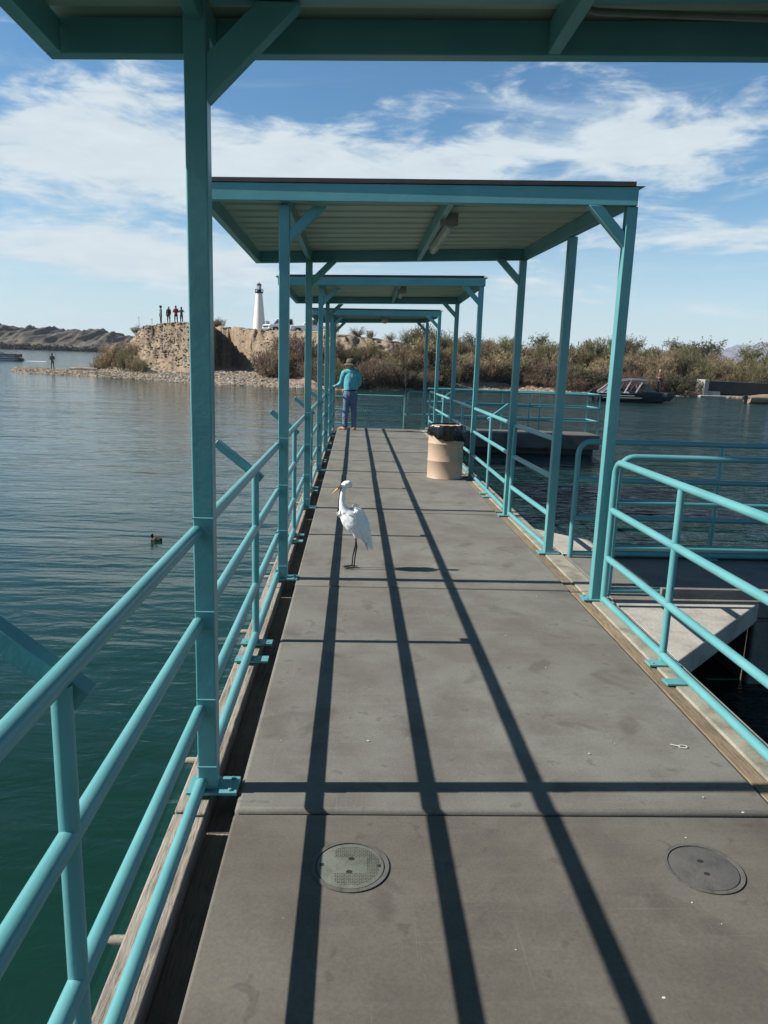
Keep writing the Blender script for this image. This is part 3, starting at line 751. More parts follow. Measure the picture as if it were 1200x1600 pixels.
# ------------------------------------------------------------------ organic bodies
def organic(name, segs, mats, voxel, parent=None, smooth_it=3, loc=(0,0,0), rot=0, extra=None, disp=None):
    """segs: list of (points, radii, material index[, (sx,sy) flatten]); merged to one continuous surface"""
    b = MB()
    for sg in segs:
        pts, rs = sg[0], sg[1]
        pts = [Vector(p) for p in pts]; rs = list(rs)
        P, Rr = [], []
        d0 = (pts[0]-pts[1]).normalized(); d1 = (pts[-1]-pts[-2]).normalized()
        for a in (.98,.75,.4): P.append(pts[0]+d0*rs[0]*a); Rr.append(rs[0]*sqrt(1-a*a))
        P += pts; Rr += rs
        for a in (.4,.75,.98): P.append(pts[-1]+d1*rs[-1]*a); Rr.append(rs[-1]*sqrt(1-a*a))
        i0 = len(b.v); b.tube(P, Rr, 14)
        if len(sg) > 3 and sg[3]:
            sx, sy = sg[3]
            # squash around the polyline in world x/y
            n = 14
            for i in range(len(P)):
                for k in range(n):
                    q = b.v[i0+i*n+k]; c = P[i]; q.x = c.x+(q.x-c.x)*sx; q.y = c.y+(q.y-c.y)*sy
    me = bpy.data.meshes.new(name); me.from_pydata([tuple(p) for p in b.v], [], b.f)
    tmp = bpy.data.objects.new(name, me); COL.objects.link(tmp)
    md = tmp.modifiers.new('r', 'REMESH'); md.mode = 'VOXEL'; md.voxel_size = voxel; md.use_smooth_shade = True
    if smooth_it: ms = tmp.modifiers.new('s', 'SMOOTH'); ms.factor = .5; ms.iterations = smooth_it
    dg = bpy.context.evaluated_depsgraph_get(); dg.update()
    m2 = bpy.data.meshes.new_from_object(tmp.evaluated_get(dg))
    bpy.data.objects.remove(tmp)
    m2.name = name; m2.materials.clear()
    for m in mats: m2.materials.append(m)
    info = []
    for sg in segs:
        for (p, r), (q, r2) in zip(zip(sg[0], sg[1]), zip(sg[0][1:], sg[1][1:])):
            info.append((Vector(p), Vector(q), r, r2, sg[2], sg[3] if len(sg) > 3 else None))
    for poly in m2.polygons:
        c = poly.center; best = 9; bi = 0
        for p, q, r, r2, mi, fl in info:
            d = q-p; L2 = d.length_squared; t_ = 0 if L2 == 0 else max(0, min(1, (c-p).dot(d)/L2))
            o_ = c-(p+d*t_)
            if fl: o_ = Vector((o_.x/fl[0], o_.y/fl[1], o_.z))
            dd = o_.length-(r+(r2-r)*t_)
            if dd < best: best, bi = dd, mi
        poly.material_index = bi
    if disp:
        for v_ in m2.vertices: v_.co = disp(v_.co.copy(), v_.normal)
    m2.shade_smooth()
    o = bpy.data.objects.new(name, m2); COL.objects.link(o)
    if parent is not None: o.parent = parent
    else: o.location = loc; o.rotation_euler = (0,0,rot)
    return o

M['skin'] = simple('skin', (.36,.21,.15), .6, 0, .1)
M['hair'] = simple('dark_hair', (.012,.010,.009), .7)
M['denim'] = cloth('blue_denim', (.095,.140,.235), .8, 8)
M['turq'] = cloth('turquoise_shirt', (.085,.34,.40), .7, 7)
M['boot'] = simple('tan_boot', (.33,.19,.09), .7)
M['khaki'] = cloth('khaki_hat', (.11,.095,.06), .3)
M['black'] = cloth('black_cloth', (.012,.013,.018), .4)
M['navy'] = cloth('navy_cloth', (.02,.028,.05), .4)
M['red'] = cloth('red_jacket', (.28,.022,.03), .4)
M['greyj'] = cloth('grey_jacket', (.09,.115,.13), .4)
M['tanp'] = cloth('tan_trousers', (.20,.15,.10), .4)
M['whitec'] = cloth('white_cloth', (.5,.5,.5), .3)
M['brownj'] = cloth('brown_jacket', (.12,.055,.045), .4)
M['bluej'] = cloth('blue_jacket', (.10,.15,.36), .4)

# the angler at the end of the pier: local frame, y away from the camera, z up, metres
def hand_segs(wrist, dirv, palmn, mi, s=1.0, curl=.9, side=1):
    """palm plus four fingers and a thumb, fingers curling towards -palmn"""
    w0 = Vector(wrist); d = Vector(dirv).normalized(); n = Vector(palmn).normalized(); r = d.cross(n).normalized()*side
    segs = [([w0, w0+d*.045*s, w0+d*.085*s], [.024*s,.032*s,.028*s], mi)]
    for k, ln in enumerate((.070,.080,.074,.058)):
        o_ = r*(.027-.018*k)*s; p = w0+d*.088*s+o_; q = p+(d*cos(curl*.5)-n*sin(curl*.5))*ln*.5*s
        e = q+(d*cos(curl*1.4)-n*sin(curl*1.4))*ln*.5*s
        segs.append(([p-d*.02*s, p, q, e], [.009*s,.009*s,.0085*s,.007*s], mi))
    p = w0+d*.03*s+r*.03*s; q = p+(d*.6+r*.7-n*.3)*.04*s; e = q+(d*.9-n*.4+r*.1)*.032*s
    segs.append(([p, q, e], [.011*s,.010*s,.008*s], mi)); return segs

def angler():
    root = thing('person', dk(-.10, 20.3, 0), 'man in turquoise shirt, jeans and khaki sun hat leaning on the left rail', 'person')
    S_, J_, B_, K_ = 0, 1, 2, 3
    sg = []
    # legs (feet about 0.33 apart)
    sg.append(([(-.13,.0,.10),(-.135,-.01,.30),(-.125,.01,.50),(-.105,.0,.72),(-.085,0,.93)], [.070,.078,.078,.098,.115], J_))
    sg.append(([(.105,.02,.10),(.105,.0,.30),(.10,.02,.50),(.09,.01,.72),(.075,0,.93)], [.068,.076,.078,.096,.115], J_))
    sg.append(([(-.09,0,.93),(.0,0,.96),(.08,0,.93)], [.118,.13,.118], J_, (1,.92)))
    sg.append(([(0,0,.98),(.0,0,1.06)], [.168,.172], J_, (1,.78)))
    # boots
    sg.append(([(-.125,-.04,.05),(-.19,.02,.045),(-.265,.055,.04)], [.052,.048,.038], B_))
    sg.append(([(.11,-.05,.05),(.125,.05,.045),(.14,.13,.04)], [.052,.048,.038], B_))
    sg.append(([(-.13,0,.11),(-.13,-.02,.05)], [.055,.05], B_)); sg.append(([(.108,.01,.11),(.108,-.02,.05)], [.055,.05], B_))
    # trunk
    sg.append(([(0,0,1.09),(.0,.0,1.2),(.005,0,1.34),(.01,0,1.45),(.01,.0,1.54)], [.185,.192,.20,.192,.15], S_, (1,.74)))
    sg.append(([(-.16,0,1.53),(.0,0,1.585),(.17,0,1.53)], [.085,.095,.085], S_))
    sg.append(([(.01,0,1.55),(.0,.01,1.66)], [.066,.060], K_))
    # right arm hanging bent in front, left arm out to the rail
    sg.append(([(.185,0,1.52),(.215,.02,1.36),(.215,.05,1.26)], [.082,.074,.066], S_)); sg.append(([(.215,.05,1.26),(.18,.20,1.17),(.14,.28,1.16)], [.062,.052,.045], S_))
    sg.append(([(-.17,0,1.53),(-.225,.03,1.40),(-.262,.06,1.27)], [.085,.074,.064], S_))
    sg.append(([(-.262,.06,1.27),(-.34,.07,1.20),(-.415,.07,1.165)], [.062,.050,.043], S_))
    sg += hand_segs((-.425,.07,1.162), (-1,.05,-.12), (0,.1,1), K_, 1.0, .9, 1)
    sg += hand_segs((.14,.28,1.16), (-.8,.6,0), (0,.1,1), K_, 1.0, 1.2, -1)
    # head turned to the left
    sg.append(([(-.012,.02,1.70),(-.02,.015,1.76),(-.015,.0,1.80)], [.078,.096,.088], K_))
    sg.append(([(-.09,.06,1.69),(-.055,.05,1.66)], [.022,.035], K_))       # chin
    sg.append(([(-.118,.07,1.745),(-.105,.06,1.715)], [.010,.016], K_))    # nose
    sg.append(([(.005,-.088,1.745),(.004,-.088,1.715)], [.014,.010], K_))   # ear
    o = organic('body', sg, [M['turq'],M['denim'],M['boot'],M['skin']], .0115, root, 2,
        disp=lambda c, n: c + n*(.010*noise.noise((c.x*9,c.y*9,c.z*5))+.006*noise.noise((c.x*24,c.y*24,c.z*15)))*(1 if .12 < c.z < 1.56 else .15))
    # hat
    b = MB(); c = (-.018,.005,1.785)
    rim = []
    b.lathe([(.118,-.01),(.112,.05),(.095,.105),(.055,.128),(.005,.132)], c, 28, 1.05, 1.0, False)
    n = 40; vs = []
    for j, (r, z) in enumerate(((.113,.006),(.15,-.018),(.19,-.052),(.188,-.058),(.148,-.026),(.111,-.003))):
        for k in range(n):
            q = 2*pi*k/n; dr = .018*sin(2*q+.4); vs.append((c[0]+(r)*cos(q)*1.05, c[1]+r*sin(q), c[2]+z-(.022*cos(2*q)+.03*cos(q+.3))*((r-.11)/.08)))
    b.add(vs, [(j*n+k, j*n+(k+1)%n, ((j+1)%6)*n+(k+1)%n, ((j+1)%6)*n+k) for j in range(6) for k in range(n)])
    for p in b.v: p += root.location
    h = b.build('hat', M['khaki'], root, smooth=60)
    b = MB(); b.lathe([(.1195,.0),(.1185,.028)], c, 28, 1.05, 1.0, False, False)
    for p in b.v: p += root.location
    b.build('hat_band', M['black'], h, smooth=60)
    b = MB(); b.lathe([(.172,1.055),(.175,1.06),(.175,1.092),(.172,1.097)], (0,0,0), 28, 1, .80, False, False)
    for p in b.v: p += root.location
    b.build('belt', M['black'], root, smooth=60)
    return root
angler()

def stander(loc, label, H=1.7, rot=0, top='black', legs='black', hair='hair', arms='down', hood=False, vox=.022, skinm='skin', seat=False, group=None, hatm=None, name='person'):
    """a small distant figure, local frame: faces +y"""
    k = H/1.72; T_, P_, K_, Hh, F_ = 0, 1, 2, 3, 4
    def q(*p): return tuple(x*k for x in p)
    sg = []
    if seat:
        for s in (-1,1):
            sg.append(([q(s*.1,0,.42),q(s*.12,.38,.46),q(s*.12,.42,.10)], [.09*k,.07*k,.05*k], P_))
        hz_ = .42
    else:
        for s in (-1,1):
            sg.append(([q(s*.12,.0,.09),q(s*.115,.01,.46),q(s*.085,0,.88)], [.048*k,.062*k,.09*k], P_))
            sg.append(([q(s*.12,-.03,.045),q(s*.135,.13,.04)], [.043*k,.035*k], F_))
        hz_ = .88
    sg.append(([q(0,0,hz_+.02),q(0,0,hz_+.25),q(0,0,hz_+.46),q(0,0,hz_+.53)], [.145*k,.15*k,.165*k,.12*k], T_, (1,.72)))
    sg.append(([q(-.14,0,hz_+.51),q(.14,0,hz_+.51)], [.07*k,.07*k], T_))
    sg.append(([q(0,0,hz_+.55),q(0,.01,hz_+.66)], [.052*k,.05*k], K_))
    sg.append(([q(0,.02,hz_+.68),q(0,.015,hz_+.75)], [.075*k,.092*k], K_))
    sg.append(([q(0,.10,hz_+.69),q(0,.105,hz_+.71)], [.014*k,.018*k], K_))
    sg.append(([q(0,-.02,hz_+.72),q(0,-.015,hz_+.785)], [.088*k,.093*k], Hh))
    if hair == 'curly': sg.append(([q(-.03,.0,hz_+.79),q(.03,.02,hz_+.80)], [.125*k,.12*k], Hh))
    for s in (-1,1):
        if arms == 'down': el, wr = (s*.23,.0,hz_+.24), (s*.215,.07,hz_+.02)
        elif arms == 'front': el, wr = (s*.26,.0,hz_+.25), (s*.08,.22,hz_+.22)
        elif arms == 'up': el, wr = (s*.30,.05,hz_+.33), (s*.10,.16,hz_+.50)
        sg.append(([q(s*.175,0,hz_+.49),q(*el)], [.062*k,.052*k], T_)); sg.append(([q(*el),q(*wr)], [.05*k,.04*k], T_))
        d = (Vector(wr)-Vector(el)).normalized()
        sg += hand_segs(q(*(Vector(wr)+d*.02)), d, (0,1,.2), K_, 1.15*k, .7, s)
    mats = [M[top], M[legs], M[skinm], M['hair'] if hair in ('hair','curly') else M[hair], M['black']]
    o = organic(name, sg, mats, vox, None, 2, loc, rot); tag(o, label, 'person', group); return o

def ground(a, d): return tpos(a, d)
def ray_ground(a, d, lift=0):
    p = tpos(a, d); p.z += lift; return p

# ------------------------------------------------------------------ egret
def egret():
    root = thing('egret', dk(.035, 6.4, .004), 'white egret with yellow bill standing on the deck', 'bird')
    ox = .035
    W, Yb, Lg, E = 0, 1, 2, 3
    def P(x, z, y=0): return (x-ox, y, z)
    sg = []
    # neck: S curve
    sg.append(([P(-.048,.752),P(-.066,.728),P(-.078,.69),P(-.084,.645),P(-.083,.60),P(-.076,.555),P(-.058,.51)], [.021,.0215,.021,.022,.0255,.034,.05], W))
    sg.append(([P(-.038,.760),P(-.060,.755),P(-.080,.746)], [.029,.031,.020], W))            # head
    sg.append(([P(-.030,.772),P(-.012,.752),P(-.006,.73)], [.018,.018,.010], W))             # nape
    # body
    sg.append(([P(-.056,.51),P(-.032,.475),P(0,.44),P(.03,.405),P(.065,.36),P(.095,.32)], [.054,.074,.088,.090,.078,.055], W, (1,.86)))
    sg.append(([P(.03,.555),P(.055,.52),P(.075,.46),P(.10,.39),P(.13,.32)], [.022,.046,.062,.062,.050], W, (1,.9)))
    sg.append(([P(.10,.38),P(.135,.30),P(.165,.235),P(.193,.175)], [.055,.046,.030,.008], W, (1,.8)))
    # thighs
    sg.append(([P(.035,.36,-.03),P(.040,.31,-.03),P(.043,.285,-.03)], [.034,.020,.011], W)); sg.append(([P(.03,.36,.03),P(.032,.31,.03),P(.034,.285,.03)], [.034,.020,.011], W))
    sky_ = organic('body', sg, [M['egret']], .0055, root, 3,
        disp=lambda c, n: c + n*(.0035*noise.noise((c.x*30+c.z*18,c.y*45,c.z*26)) if c.z < .56 else Vector((0,0,0))))
    b = MB()
    L0 = root.location
    b.tube([P(-.088,.745),P(-.125,.712),P(-.172,.674)], [.0125,.0085,.0015], 10)
    for p in b.v: p += L0
    b.build('beak', M['beak'], root, smooth=60)
    for s in (-1, 1):
        b = MB(); b.lathe([(.0005,-.0046),(.0046,0),(.0005,.0046)], P(-.079,.751,s*.0215), 10)
        for p in b.v: p += L0
        b.build('eye', M['eye'], root, smooth=60)
    for s, kx, fx_, fy in ((-1,.053,.034,-.02),(1,.044,.016,.035)):
        b = MB(); yb = s*.03
        b.tube([P(.042,.30,yb),P(.047,.25,yb),P(kx,.205,yb),P(fx_+.006,.10,(yb+fy)/2),P(fx_,.012,fy)], [.0085,.0062,.0078,.0056,.0062], 8)
        for dx_, dy_ in ((-.085,-.012),(-.075,-.042),(-.070,.024),(.055,.004)):
            b.tube([P(fx_,.012,fy),P(fx_+dx_*.5,.009,fy+dy_*.5),P(fx_+dx_,.004,fy+dy_)], [.0058,.0045,.0025], 6)
        for p in b.v: p += L0
        b.build('leg', M['leg'], root, smooth=60)
    # loose plumes: tuft at the breast, ruffled shoulder, long back feathers
    b = MB()
    def feather(p, d, ln, wd, up):
        p, d, up = Vector(p), Vector(d).normalized(), Vector(up); r = d.cross(up).normalized(); u = r.cross(d)
        pts = []
        for k, (t_, w_) in enumerate(((0,.35),(.35,1),(.7,.8),(1,.05))):
            c = p+d*ln*t_ + u*(-.10*ln*t_*t_); pts += [c-r*wd*w_+u*.0, c+u*wd*.28, c+r*wd*w_]
        fs = []
        for k in range(3):
            for j in range(2): fs.append((k*3+j, k*3+j+1, k*3+4+j, k*3+3+j))
        b.add(pts, fs)
    rnd = random.Random(5)
    for k in range(12):
        feather(P(-.088+rnd.uniform(-.005,.01),.53+rnd.uniform(-.03,.02),rnd.uniform(-.025,.02)), (-.75+rnd.uniform(-.2,.2),rnd.uniform(-.3,.3),-.7+rnd.uniform(-.2,.3)), rnd.uniform(.035,.06), .007, (-.6,0,.7))
    for k in range(12):
        feather(P(.01+rnd.uniform(-.015,.04),.572+rnd.uniform(-.02,.012),rnd.uniform(-.03,.03)), (.5+rnd.uniform(-.5,.3),rnd.uniform(-.4,.4),.25+rnd.uniform(-.3,.3)), rnd.uniform(.02,.04), .008, (0,0,1))
    for s in (-1, 1):
        for r in range(10):
            for k in range(9):
                t_ = r/9; w = (k/8-.5)
                p = V(lerp(.03,.13,t_)+w*lerp(.10,.05,t_)-.01, s*(.078-.028*t_-abs(w)*.05), lerp(.52,.30,t_)+w*lerp(.06,.035,t_))
                feather(P(p.x,p.z,p.y), (.50-.1*w, s*-.06, -.85), rnd.uniform(.055,.085), .0095, (.25,s*1.0,.15))
    for k in range(30):
        feather(P(.10+rnd.uniform(-.01,.03),.36+rnd.uniform(-.06,.04),rnd.uniform(-.04,.04)), (.42,rnd.uniform(-.05,.05),-.9), rnd.uniform(.13,.17), .008, (.8,rnd.uniform(-.6,.6),.3))
    for p in b.v: p += L0
    b.build('plumage', M['egret'], root, smooth=60, fixn=False)
def egret_mat():
    t = NT('white_feathers'); n = t.noise(60, 4, .6, t.mapping((1,1,.35), (0,.5,0))); t.base(t.ramp(n, [(.3,(.70,.70,.69)),(.7,(.86,.86,.85))])); t.set(Roughness=.8); t.bump(n, .35, .006); return t.m
M['egret'] = egret_mat(); M['beak'] = simple('yellow_bill', (.62,.30,.035), .45); M['leg'] = simple('black_leg', (.014,.013,.013), .5); M['eye'] = simple('bird_eye', (.25,.2,.03), .2)
egret()

# ------------------------------------------------------------------ coot on the water
def coot():
    p = V(-2.63, 9.97, WZ)
    sg = [([(.0,-.03,.02),(0,.05,.035),(0,.12,.03)], [.055,.072,.045], 0, (1,1)),
          ([(0,-.07,.045),(0,-.03,.03)], [.02,.04], 0),
          ([(-.005,.10,.05),(-.02,.125,.09),(-.02,.13,.115)], [.035,.026,.03], 1), ([(-.02,.12,.122),(-.045,.14,.115)], [.03,.018], 1),
          ([(-.05,.145,.113),(-.068,.155,.108)], [.010,.005], 2)]
    o = organic('waterbird', sg, [simple('brown_feathers', (.06,.050,.043), .8, 0, .5, 30), simple('black_feathers', (.008,.008,.009), .6), simple('pale_bill', (.4,.36,.32), .5)], .006, None, 2, p, radians(80))
    o.scale = (.66,.66,.66)
    tag(o, 'small brown water bird with black head floating left of the pier', 'bird')
coot()

# ------------------------------------------------------------------ lighthouse, trucks, people on the bluff
def lighthouse():
    Y = 108; a = -.1257; x = -13.57; z0 = 4.75
    t = thing('lighthouse', (x,Y,z0), 'white tapering lighthouse with black lantern on the bluff', 'lighthouse')
    wm = simple('white_stucco', (.72,.69,.63), .8, 0, .08)
    b = MB(); b.lathe([(.95,-1.5),(.93,0),(.72,2.2),(.545,4.2),(.44,5.15),(.44,5.25)], (x,Y,z0), 32); b.build('tower', wm, t, smooth=40)
    bk = simple('black_iron', (.012,.012,.014), .5)
    b = MB(); b.lathe([(.46,5.26),(.58,5.36),(.58,5.44),(.30,5.44)], (x,Y,z0), 24); g = b.build('gallery', bk, t)
    b = MB()
    for k in range(12):
        q = 2*pi*k/12; b.tube([(x+.56*cos(q),Y+.56*sin(q),z0+5.44),(x+.56*cos(q),Y+.56*sin(q),z0+5.78)], .022, 5)
    b.lathe([(.54,5.76),(.58,5.76),(.58,5.80),(.54,5.80)], (x,Y,z0), 24, capb=False, capt=False); b.build('handrail', bk, g)
    b = MB(); b.lathe([(.31,5.45),(.31,5.72)], (x,Y,z0), 20); b.build('lantern_base', bk, t)
    gl = NT('lantern_glass'); gl.base((.6,.64,.66)); gl.set(Roughness=.1); 
    b = MB(); b.lathe([(.285,5.73),(.285,6.33)], (x,Y,z0), 16); ln = b.build('lantern_glass', gl.m, t)
    b = MB()
    for k in range(8):
        q = 2*pi*k/8; b.tube([(x+.295*cos(q),Y+.295*sin(q),z0+5.73),(x+.295*cos(q),Y+.295*sin(q),z0+6.33)], .02, 5)
    b.build('mullion', bk, ln)
    b = MB(); b.lathe([(.37,6.34),(.36,6.42),(.2,6.56),(.05,6.62),(.04,6.75),(.01,6.8)], (x,Y,z0), 20); b.build('lantern_roof', bk, t)
lighthouse()
wsign = MB(); wsign.box(-12.55,-12.15,107.0,107.06,4.2,6.3); o = wsign.build('white_sign', simple('sign_white', (.6,.6,.6), .6)); setorigin(o, (-12.35,107,4.2)); 
b = MB(); b.box(-12.14,-12.02,106.98,107.08,4.0,6.2); p_ = b.build('post', simple('sign_post', (.2,.2,.2), .6), o); tag(o, 'narrow white upright panel beside the lighthouse', 'sign')

def pickup(loc, rot, label):
    t = thing('pickup_truck', (0,0,0), label, 'truck', 'white pickups parked by the lighthouse')
    wp = M.setdefault('car_white', simple('white_car_paint', (.78,.78,.77), .3, 0, .03)); gl = M.setdefault('car_glass', simple('dark_glass', (.012,.015,.018), .1)); bk = M.setdefault('car_black', simple('black_trim', (.015,.015,.015), .6))
    ch = M.setdefault('car_chrome', simple('chrome', (.5,.5,.52), .25, .9)); ty = M.setdefault('tyre', simple('tyre_rubber', (.014,.014,.014), .85))
    L_ = 5.6
    # x forward (front at x=+2.8)
    b = MB(); b.prism([(-2.8,.55),(-2.8,1.12),(-.55,1.15),(1.15,1.17),(2.6,1.08),(2.78,.98),(2.8,.55),(2.35,.5),(2.25,.82),(1.45,.82),(1.35,.5),(-1.35,.5),(-1.45,.82),(-2.25,.82),(-2.35,.52)], 'y', -.95, .95); b.build('body', wp, t, bevel=.05)
    b = MB(); b.prism([(-.85,1.16),(-.75,1.85),(-.55,1.93),(.45,1.93),(.65,1.86),(1.25,1.17)], 'y', -.86, .86); cab = b.build('cab', wp, t, bevel=.05)
    b = MB()
    for s in (-1,1):
        y = s*.875; b.prism([(-.62,1.24),(-.58,1.8),(-.10,1.82),(-.10,1.24)], 'y', y-.01, y+.01); b.prism([(-.02,1.24),(-.02,1.82),(.55,1.80),(1.0,1.24)], 'y', y-.01, y+.01)
    b.build('side_window', gl, cab)
    b = MB(); b.add([(1.255,-.78,1.2),(1.255,.78,1.2),(.70,.72,1.84),(.70,-.72,1.84)], [(0,1,2,3)]); b.build('windscreen', gl, cab)
    b = MB(); b.add([(-.875,-.7,1.3),(-.80,-.7,1.8),(-.80,.7,1.8),(-.875,.7,1.3)], [(0,1,2,3)]); b.build('rear_window', gl, cab)
    b = MB(); b.box(2.79,2.84,-.62,.62,.68,.95); b.build('grille', bk, t)
    b = MB(); b.box(2.72,2.92,-.95,.95,.42,.62); b.build('bumper', ch, t, bevel=.03)
    for s in (-1,1):
        b = MB(); b.box(2.74,2.83,s*.78-.13,s*.78+.13,.76,.95); b.build('headlight', ch, t)
        for x in (1.85,-1.85):
            b = MB(); b.add([(x+.38*cos(q)*r, s*(.72+.24*e), .39+.38*sin(q)*r) for e, r in ((0,.9),(0.05,1),(.95,1),(1,.9)) for q in [2*pi*k/20 for k in range(20)]],
                [(i*20+k, i*20+(k+1)%20, (i+1)*20+(k+1)%20, (i+1)*20+k) for i in range(3) for k in range(20)]+[tuple(range(20)), tuple(60+k for k in range(20))]); wh = b.build('wheel', ty, t)
            b = MB(); b.add([(x+.21*cos(q), s*.965, .39+.21*sin(q)) for q in [2*pi*k/16 for k in range(16)]]+[(x, s*.975, .39)], [(k,(k+1)%16,16) for k in range(16)]); b.build('rim', ch, wh)
    t.location = loc; t.rotation_euler = (0,0,rot); return t
pickup((-9.3,100.5,4.45), radians(215), 'white pickup with dark grille, nearer the lighthouse')
pickup((-5.6,98.0,4.35), radians(186), 'white pickup seen side on, behind the left canopy posts')

# people (rot 0 faces away from the pier)
BL_A = [(-.2508,'curly'),(-.2410,'whitec'),(-.2325,'hair'),(-.2262,'hair')]
def bl(a):
    p = tpos(a, 14.2); return V(p.x, p.y, p.z-.02)
stander(bl(-.2518), 'slim person in grey jacket with bushy dark hair, alone at the left on the bluff', 1.78, radians(120), 'greyj', 'black', 'curly')
stander(bl(-.2418), 'person in long black coat and pale cap on the bluff', 1.66, radians(170), 'black', 'black', 'whitec')
stander(bl(-.2325), 'person in red jacket on the bluff', 1.68, radians(10), 'red', 'black', 'hair', 'front')
stander(bl(-.2255), 'person in navy with raised elbows on the bluff', 1.58, radians(-20), 'navy', 'black', 'hair', 'up')
p = tpos(-.393, 5.2); stander(V(p.x,p.y,p.z-.03), 'lone person in dark top and tan trousers standing on the gravel spit', 1.6, radians(30), 'greyj', 'tanp', 'hair', 'front')

# ------------------------------------------------------------------ boats
def hull(b, L_, B_, D_, z0, n=22, flare=.78, bowrake=.9):
    """x forward; open hull with thickness"""
    rows = []
    for i in range(n):
        u = i/(n-1); x = -L_/2+L_*u
        w = B_/2*(1-max(0,(u-.45)/.55)**2.3)*(1 if u > 0 else .96)
        w = max(w, .02); sheer = D_*(1+.28*u*u)
        kx = x-(bowrake*(max(0,(u-.6)/.4)**2))*.0
        ch = w*flare; zk = -.12+ .30*max(0,(u-.72)/.28)**2
        xk = x - bowrake*max(0,(u-.7)/.3)**1.5*.55
        rows.append([(x,-w,sheer),(x-.0,-w*.97,sheer*.6),(lerp(x,xk,.6),-ch,.08+.2*max(0,u-.7)),(xk,0,zk),(lerp(x,xk,.6),ch,.08+.2*max(0,u-.7)),(x,w*.97,sheer*.6),(x,w,sheer),
                     (x-.02,w*.88,sheer),(x-.02,w*.85,sheer-.16),(x-.02,-w*.85,sheer-.16),(x-.02,-w*.88,sheer)])
    m = len(rows[0]); vs = [(p[0],p[1],p[2]+z0) for r in rows for p in r]
    fs = [(i*m+k, i*m+(k+1)%m, (i+1)*m+(k+1)%m, (i+1)*m+k) for i in range(n-1) for k in range(m)]
    fs.append(tuple(range(m))); fs.append(tuple((n-1)*m+k for k in range(m-1,-1,-1)))
    b.add(vs, fs)
def motor(t, x, z, s=1.0):
    b = MB(); b.prism([(x-.5*s,z+.25*s),(x-.55*s,z+.6*s),(x-.35*s,z+.78*s),(x-.05*s,z+.7*s),(x-.02*s,z+.3*s)], 'y', -.17*s, .17*s); b.box(x-.36*s,x-.16*s,-.08*s,.08*s,z-.5*s,z+.26*s)
    b.build('outboard_motor', M['car_black'], t, bevel=.02)
def fishing_boat():
    t = thing('fishing_boat', (0,0,0), 'dark fishing boat with grey canvas top and white struts, crossing behind the gangway', 'boat')
    dk_ = simple('dark_hull', (.016,.022,.032), .3); wt = simple('boat_white', (.62,.62,.62), .4); cv = simple('grey_canvas', (.075,.075,.08), .8)
    b = MB(); hull(b, 5.6, 2.0, .62, 0); b.build('hull', dk_, t, smooth=40)
    b = MB()
    for s in (-1,1):
        b.beam((-2.6,s*.985,.46),(-.3,s*1.004,.47), .012, .035); b.beam((-2.5,s*.965,.30),(.2,s*1.0,.33), .012, .03)
    b.build('hull_stripe', wt, t)
    b = MB(); b.box(-2.5,-.6,-.82,.82,.40,.62); b.box(-1.9,-1.3,-.7,.7,.63,.98); b.box(-.6,2.1,-.6,.6,.46,.72); b.build('seat_deck', simple('boat_grey', (.12,.12,.125), .7), t, bevel=.03)
    b = MB()
    for s in (-1,1):
        b.beam((-2.3,s*.9,.6),(-1.35,s*.8,1.42), .07, .05, (0,1,0)); b.beam((-1.0,s*.9,.65),(-.55,s*.8,1.58), .08, .05, (0,1,0)); b.beam((-.2,s*.9,.7),(.25,s*.8,1.50), .08, .05, (0,1,0)); b.tube([(-2.6,s*.85,.6),(-1.7,s*.8,1.35)], .02, 6)
    b.build('strut', wt, t)
    b = MB(); n = 9; vs = []
    for i in range(n):
        u = i/(n-1); x = -1.5+2.2*u
        for k in range(7):
            q = k/6; y = -.85+1.7*q; z = 1.50+.12*sin(pi*q)+.12*sin(pi*u)-.10*(1-u)
            vs.append((x,y,z))
    m = len(vs); vs += [(a_,b_,c_-.05) for a_,b_,c_ in vs]
    fs = [(i*7+k,i*7+k+1,(i+1)*7+k+1,(i+1)*7+k) for i in range(n-1) for k in range(6)]+[(m+i*7+k,m+(i+1)*7+k,m+(i+1)*7+k+1,m+i*7+k+1) for i in range(n-1) for k in range(6)]
    for i in range(n-1): fs += [(i*7,(i+1)*7,m+(i+1)*7,m+i*7),(i*7+6,m+i*7+6,m+(i+1)*7+6,(i+1)*7+6)]
    for k in range(6): fs += [(k,m+k,m+k+1,k+1),((n-1)*7+k,(n-1)*7+k+1,m+(n-1)*7+k+1,m+(n-1)*7+k)]
    b.add(vs, fs); b.build('canvas_top', cv, t, smooth=60)
    b = MB(); b.prism([(.45,.74),(1.35,.74),(.65,1.30),(.45,1.34)], 'y', -.75, .75); b.build('windscreen', simple('boat_window', (.07,.085,.10), .15), t, bevel=.02)
    motor(t, -2.75, .05, 1.0)
    b = MB(); b.tube([(2.78,0,.75),(2.95,0,.3),(2.93,0,-.3)], .02, 6); b.build('bow_motor', M['car_black'], t)
    t.location = (20.3, 53.6, WZ); t.rotation_euler = (0,0,radians(-6)); return t
fishing_boat()
c_, s_ = cos(radians(-6)), sin(radians(-6))
stander(V(20.3+1.62*c_, 53.6+1.62*s_, WZ+.72), 'person in brown jacket standing at the bow of the dark fishing boat', 1.66, radians(150), 'brownj', 'black', 'greyj', 'front')

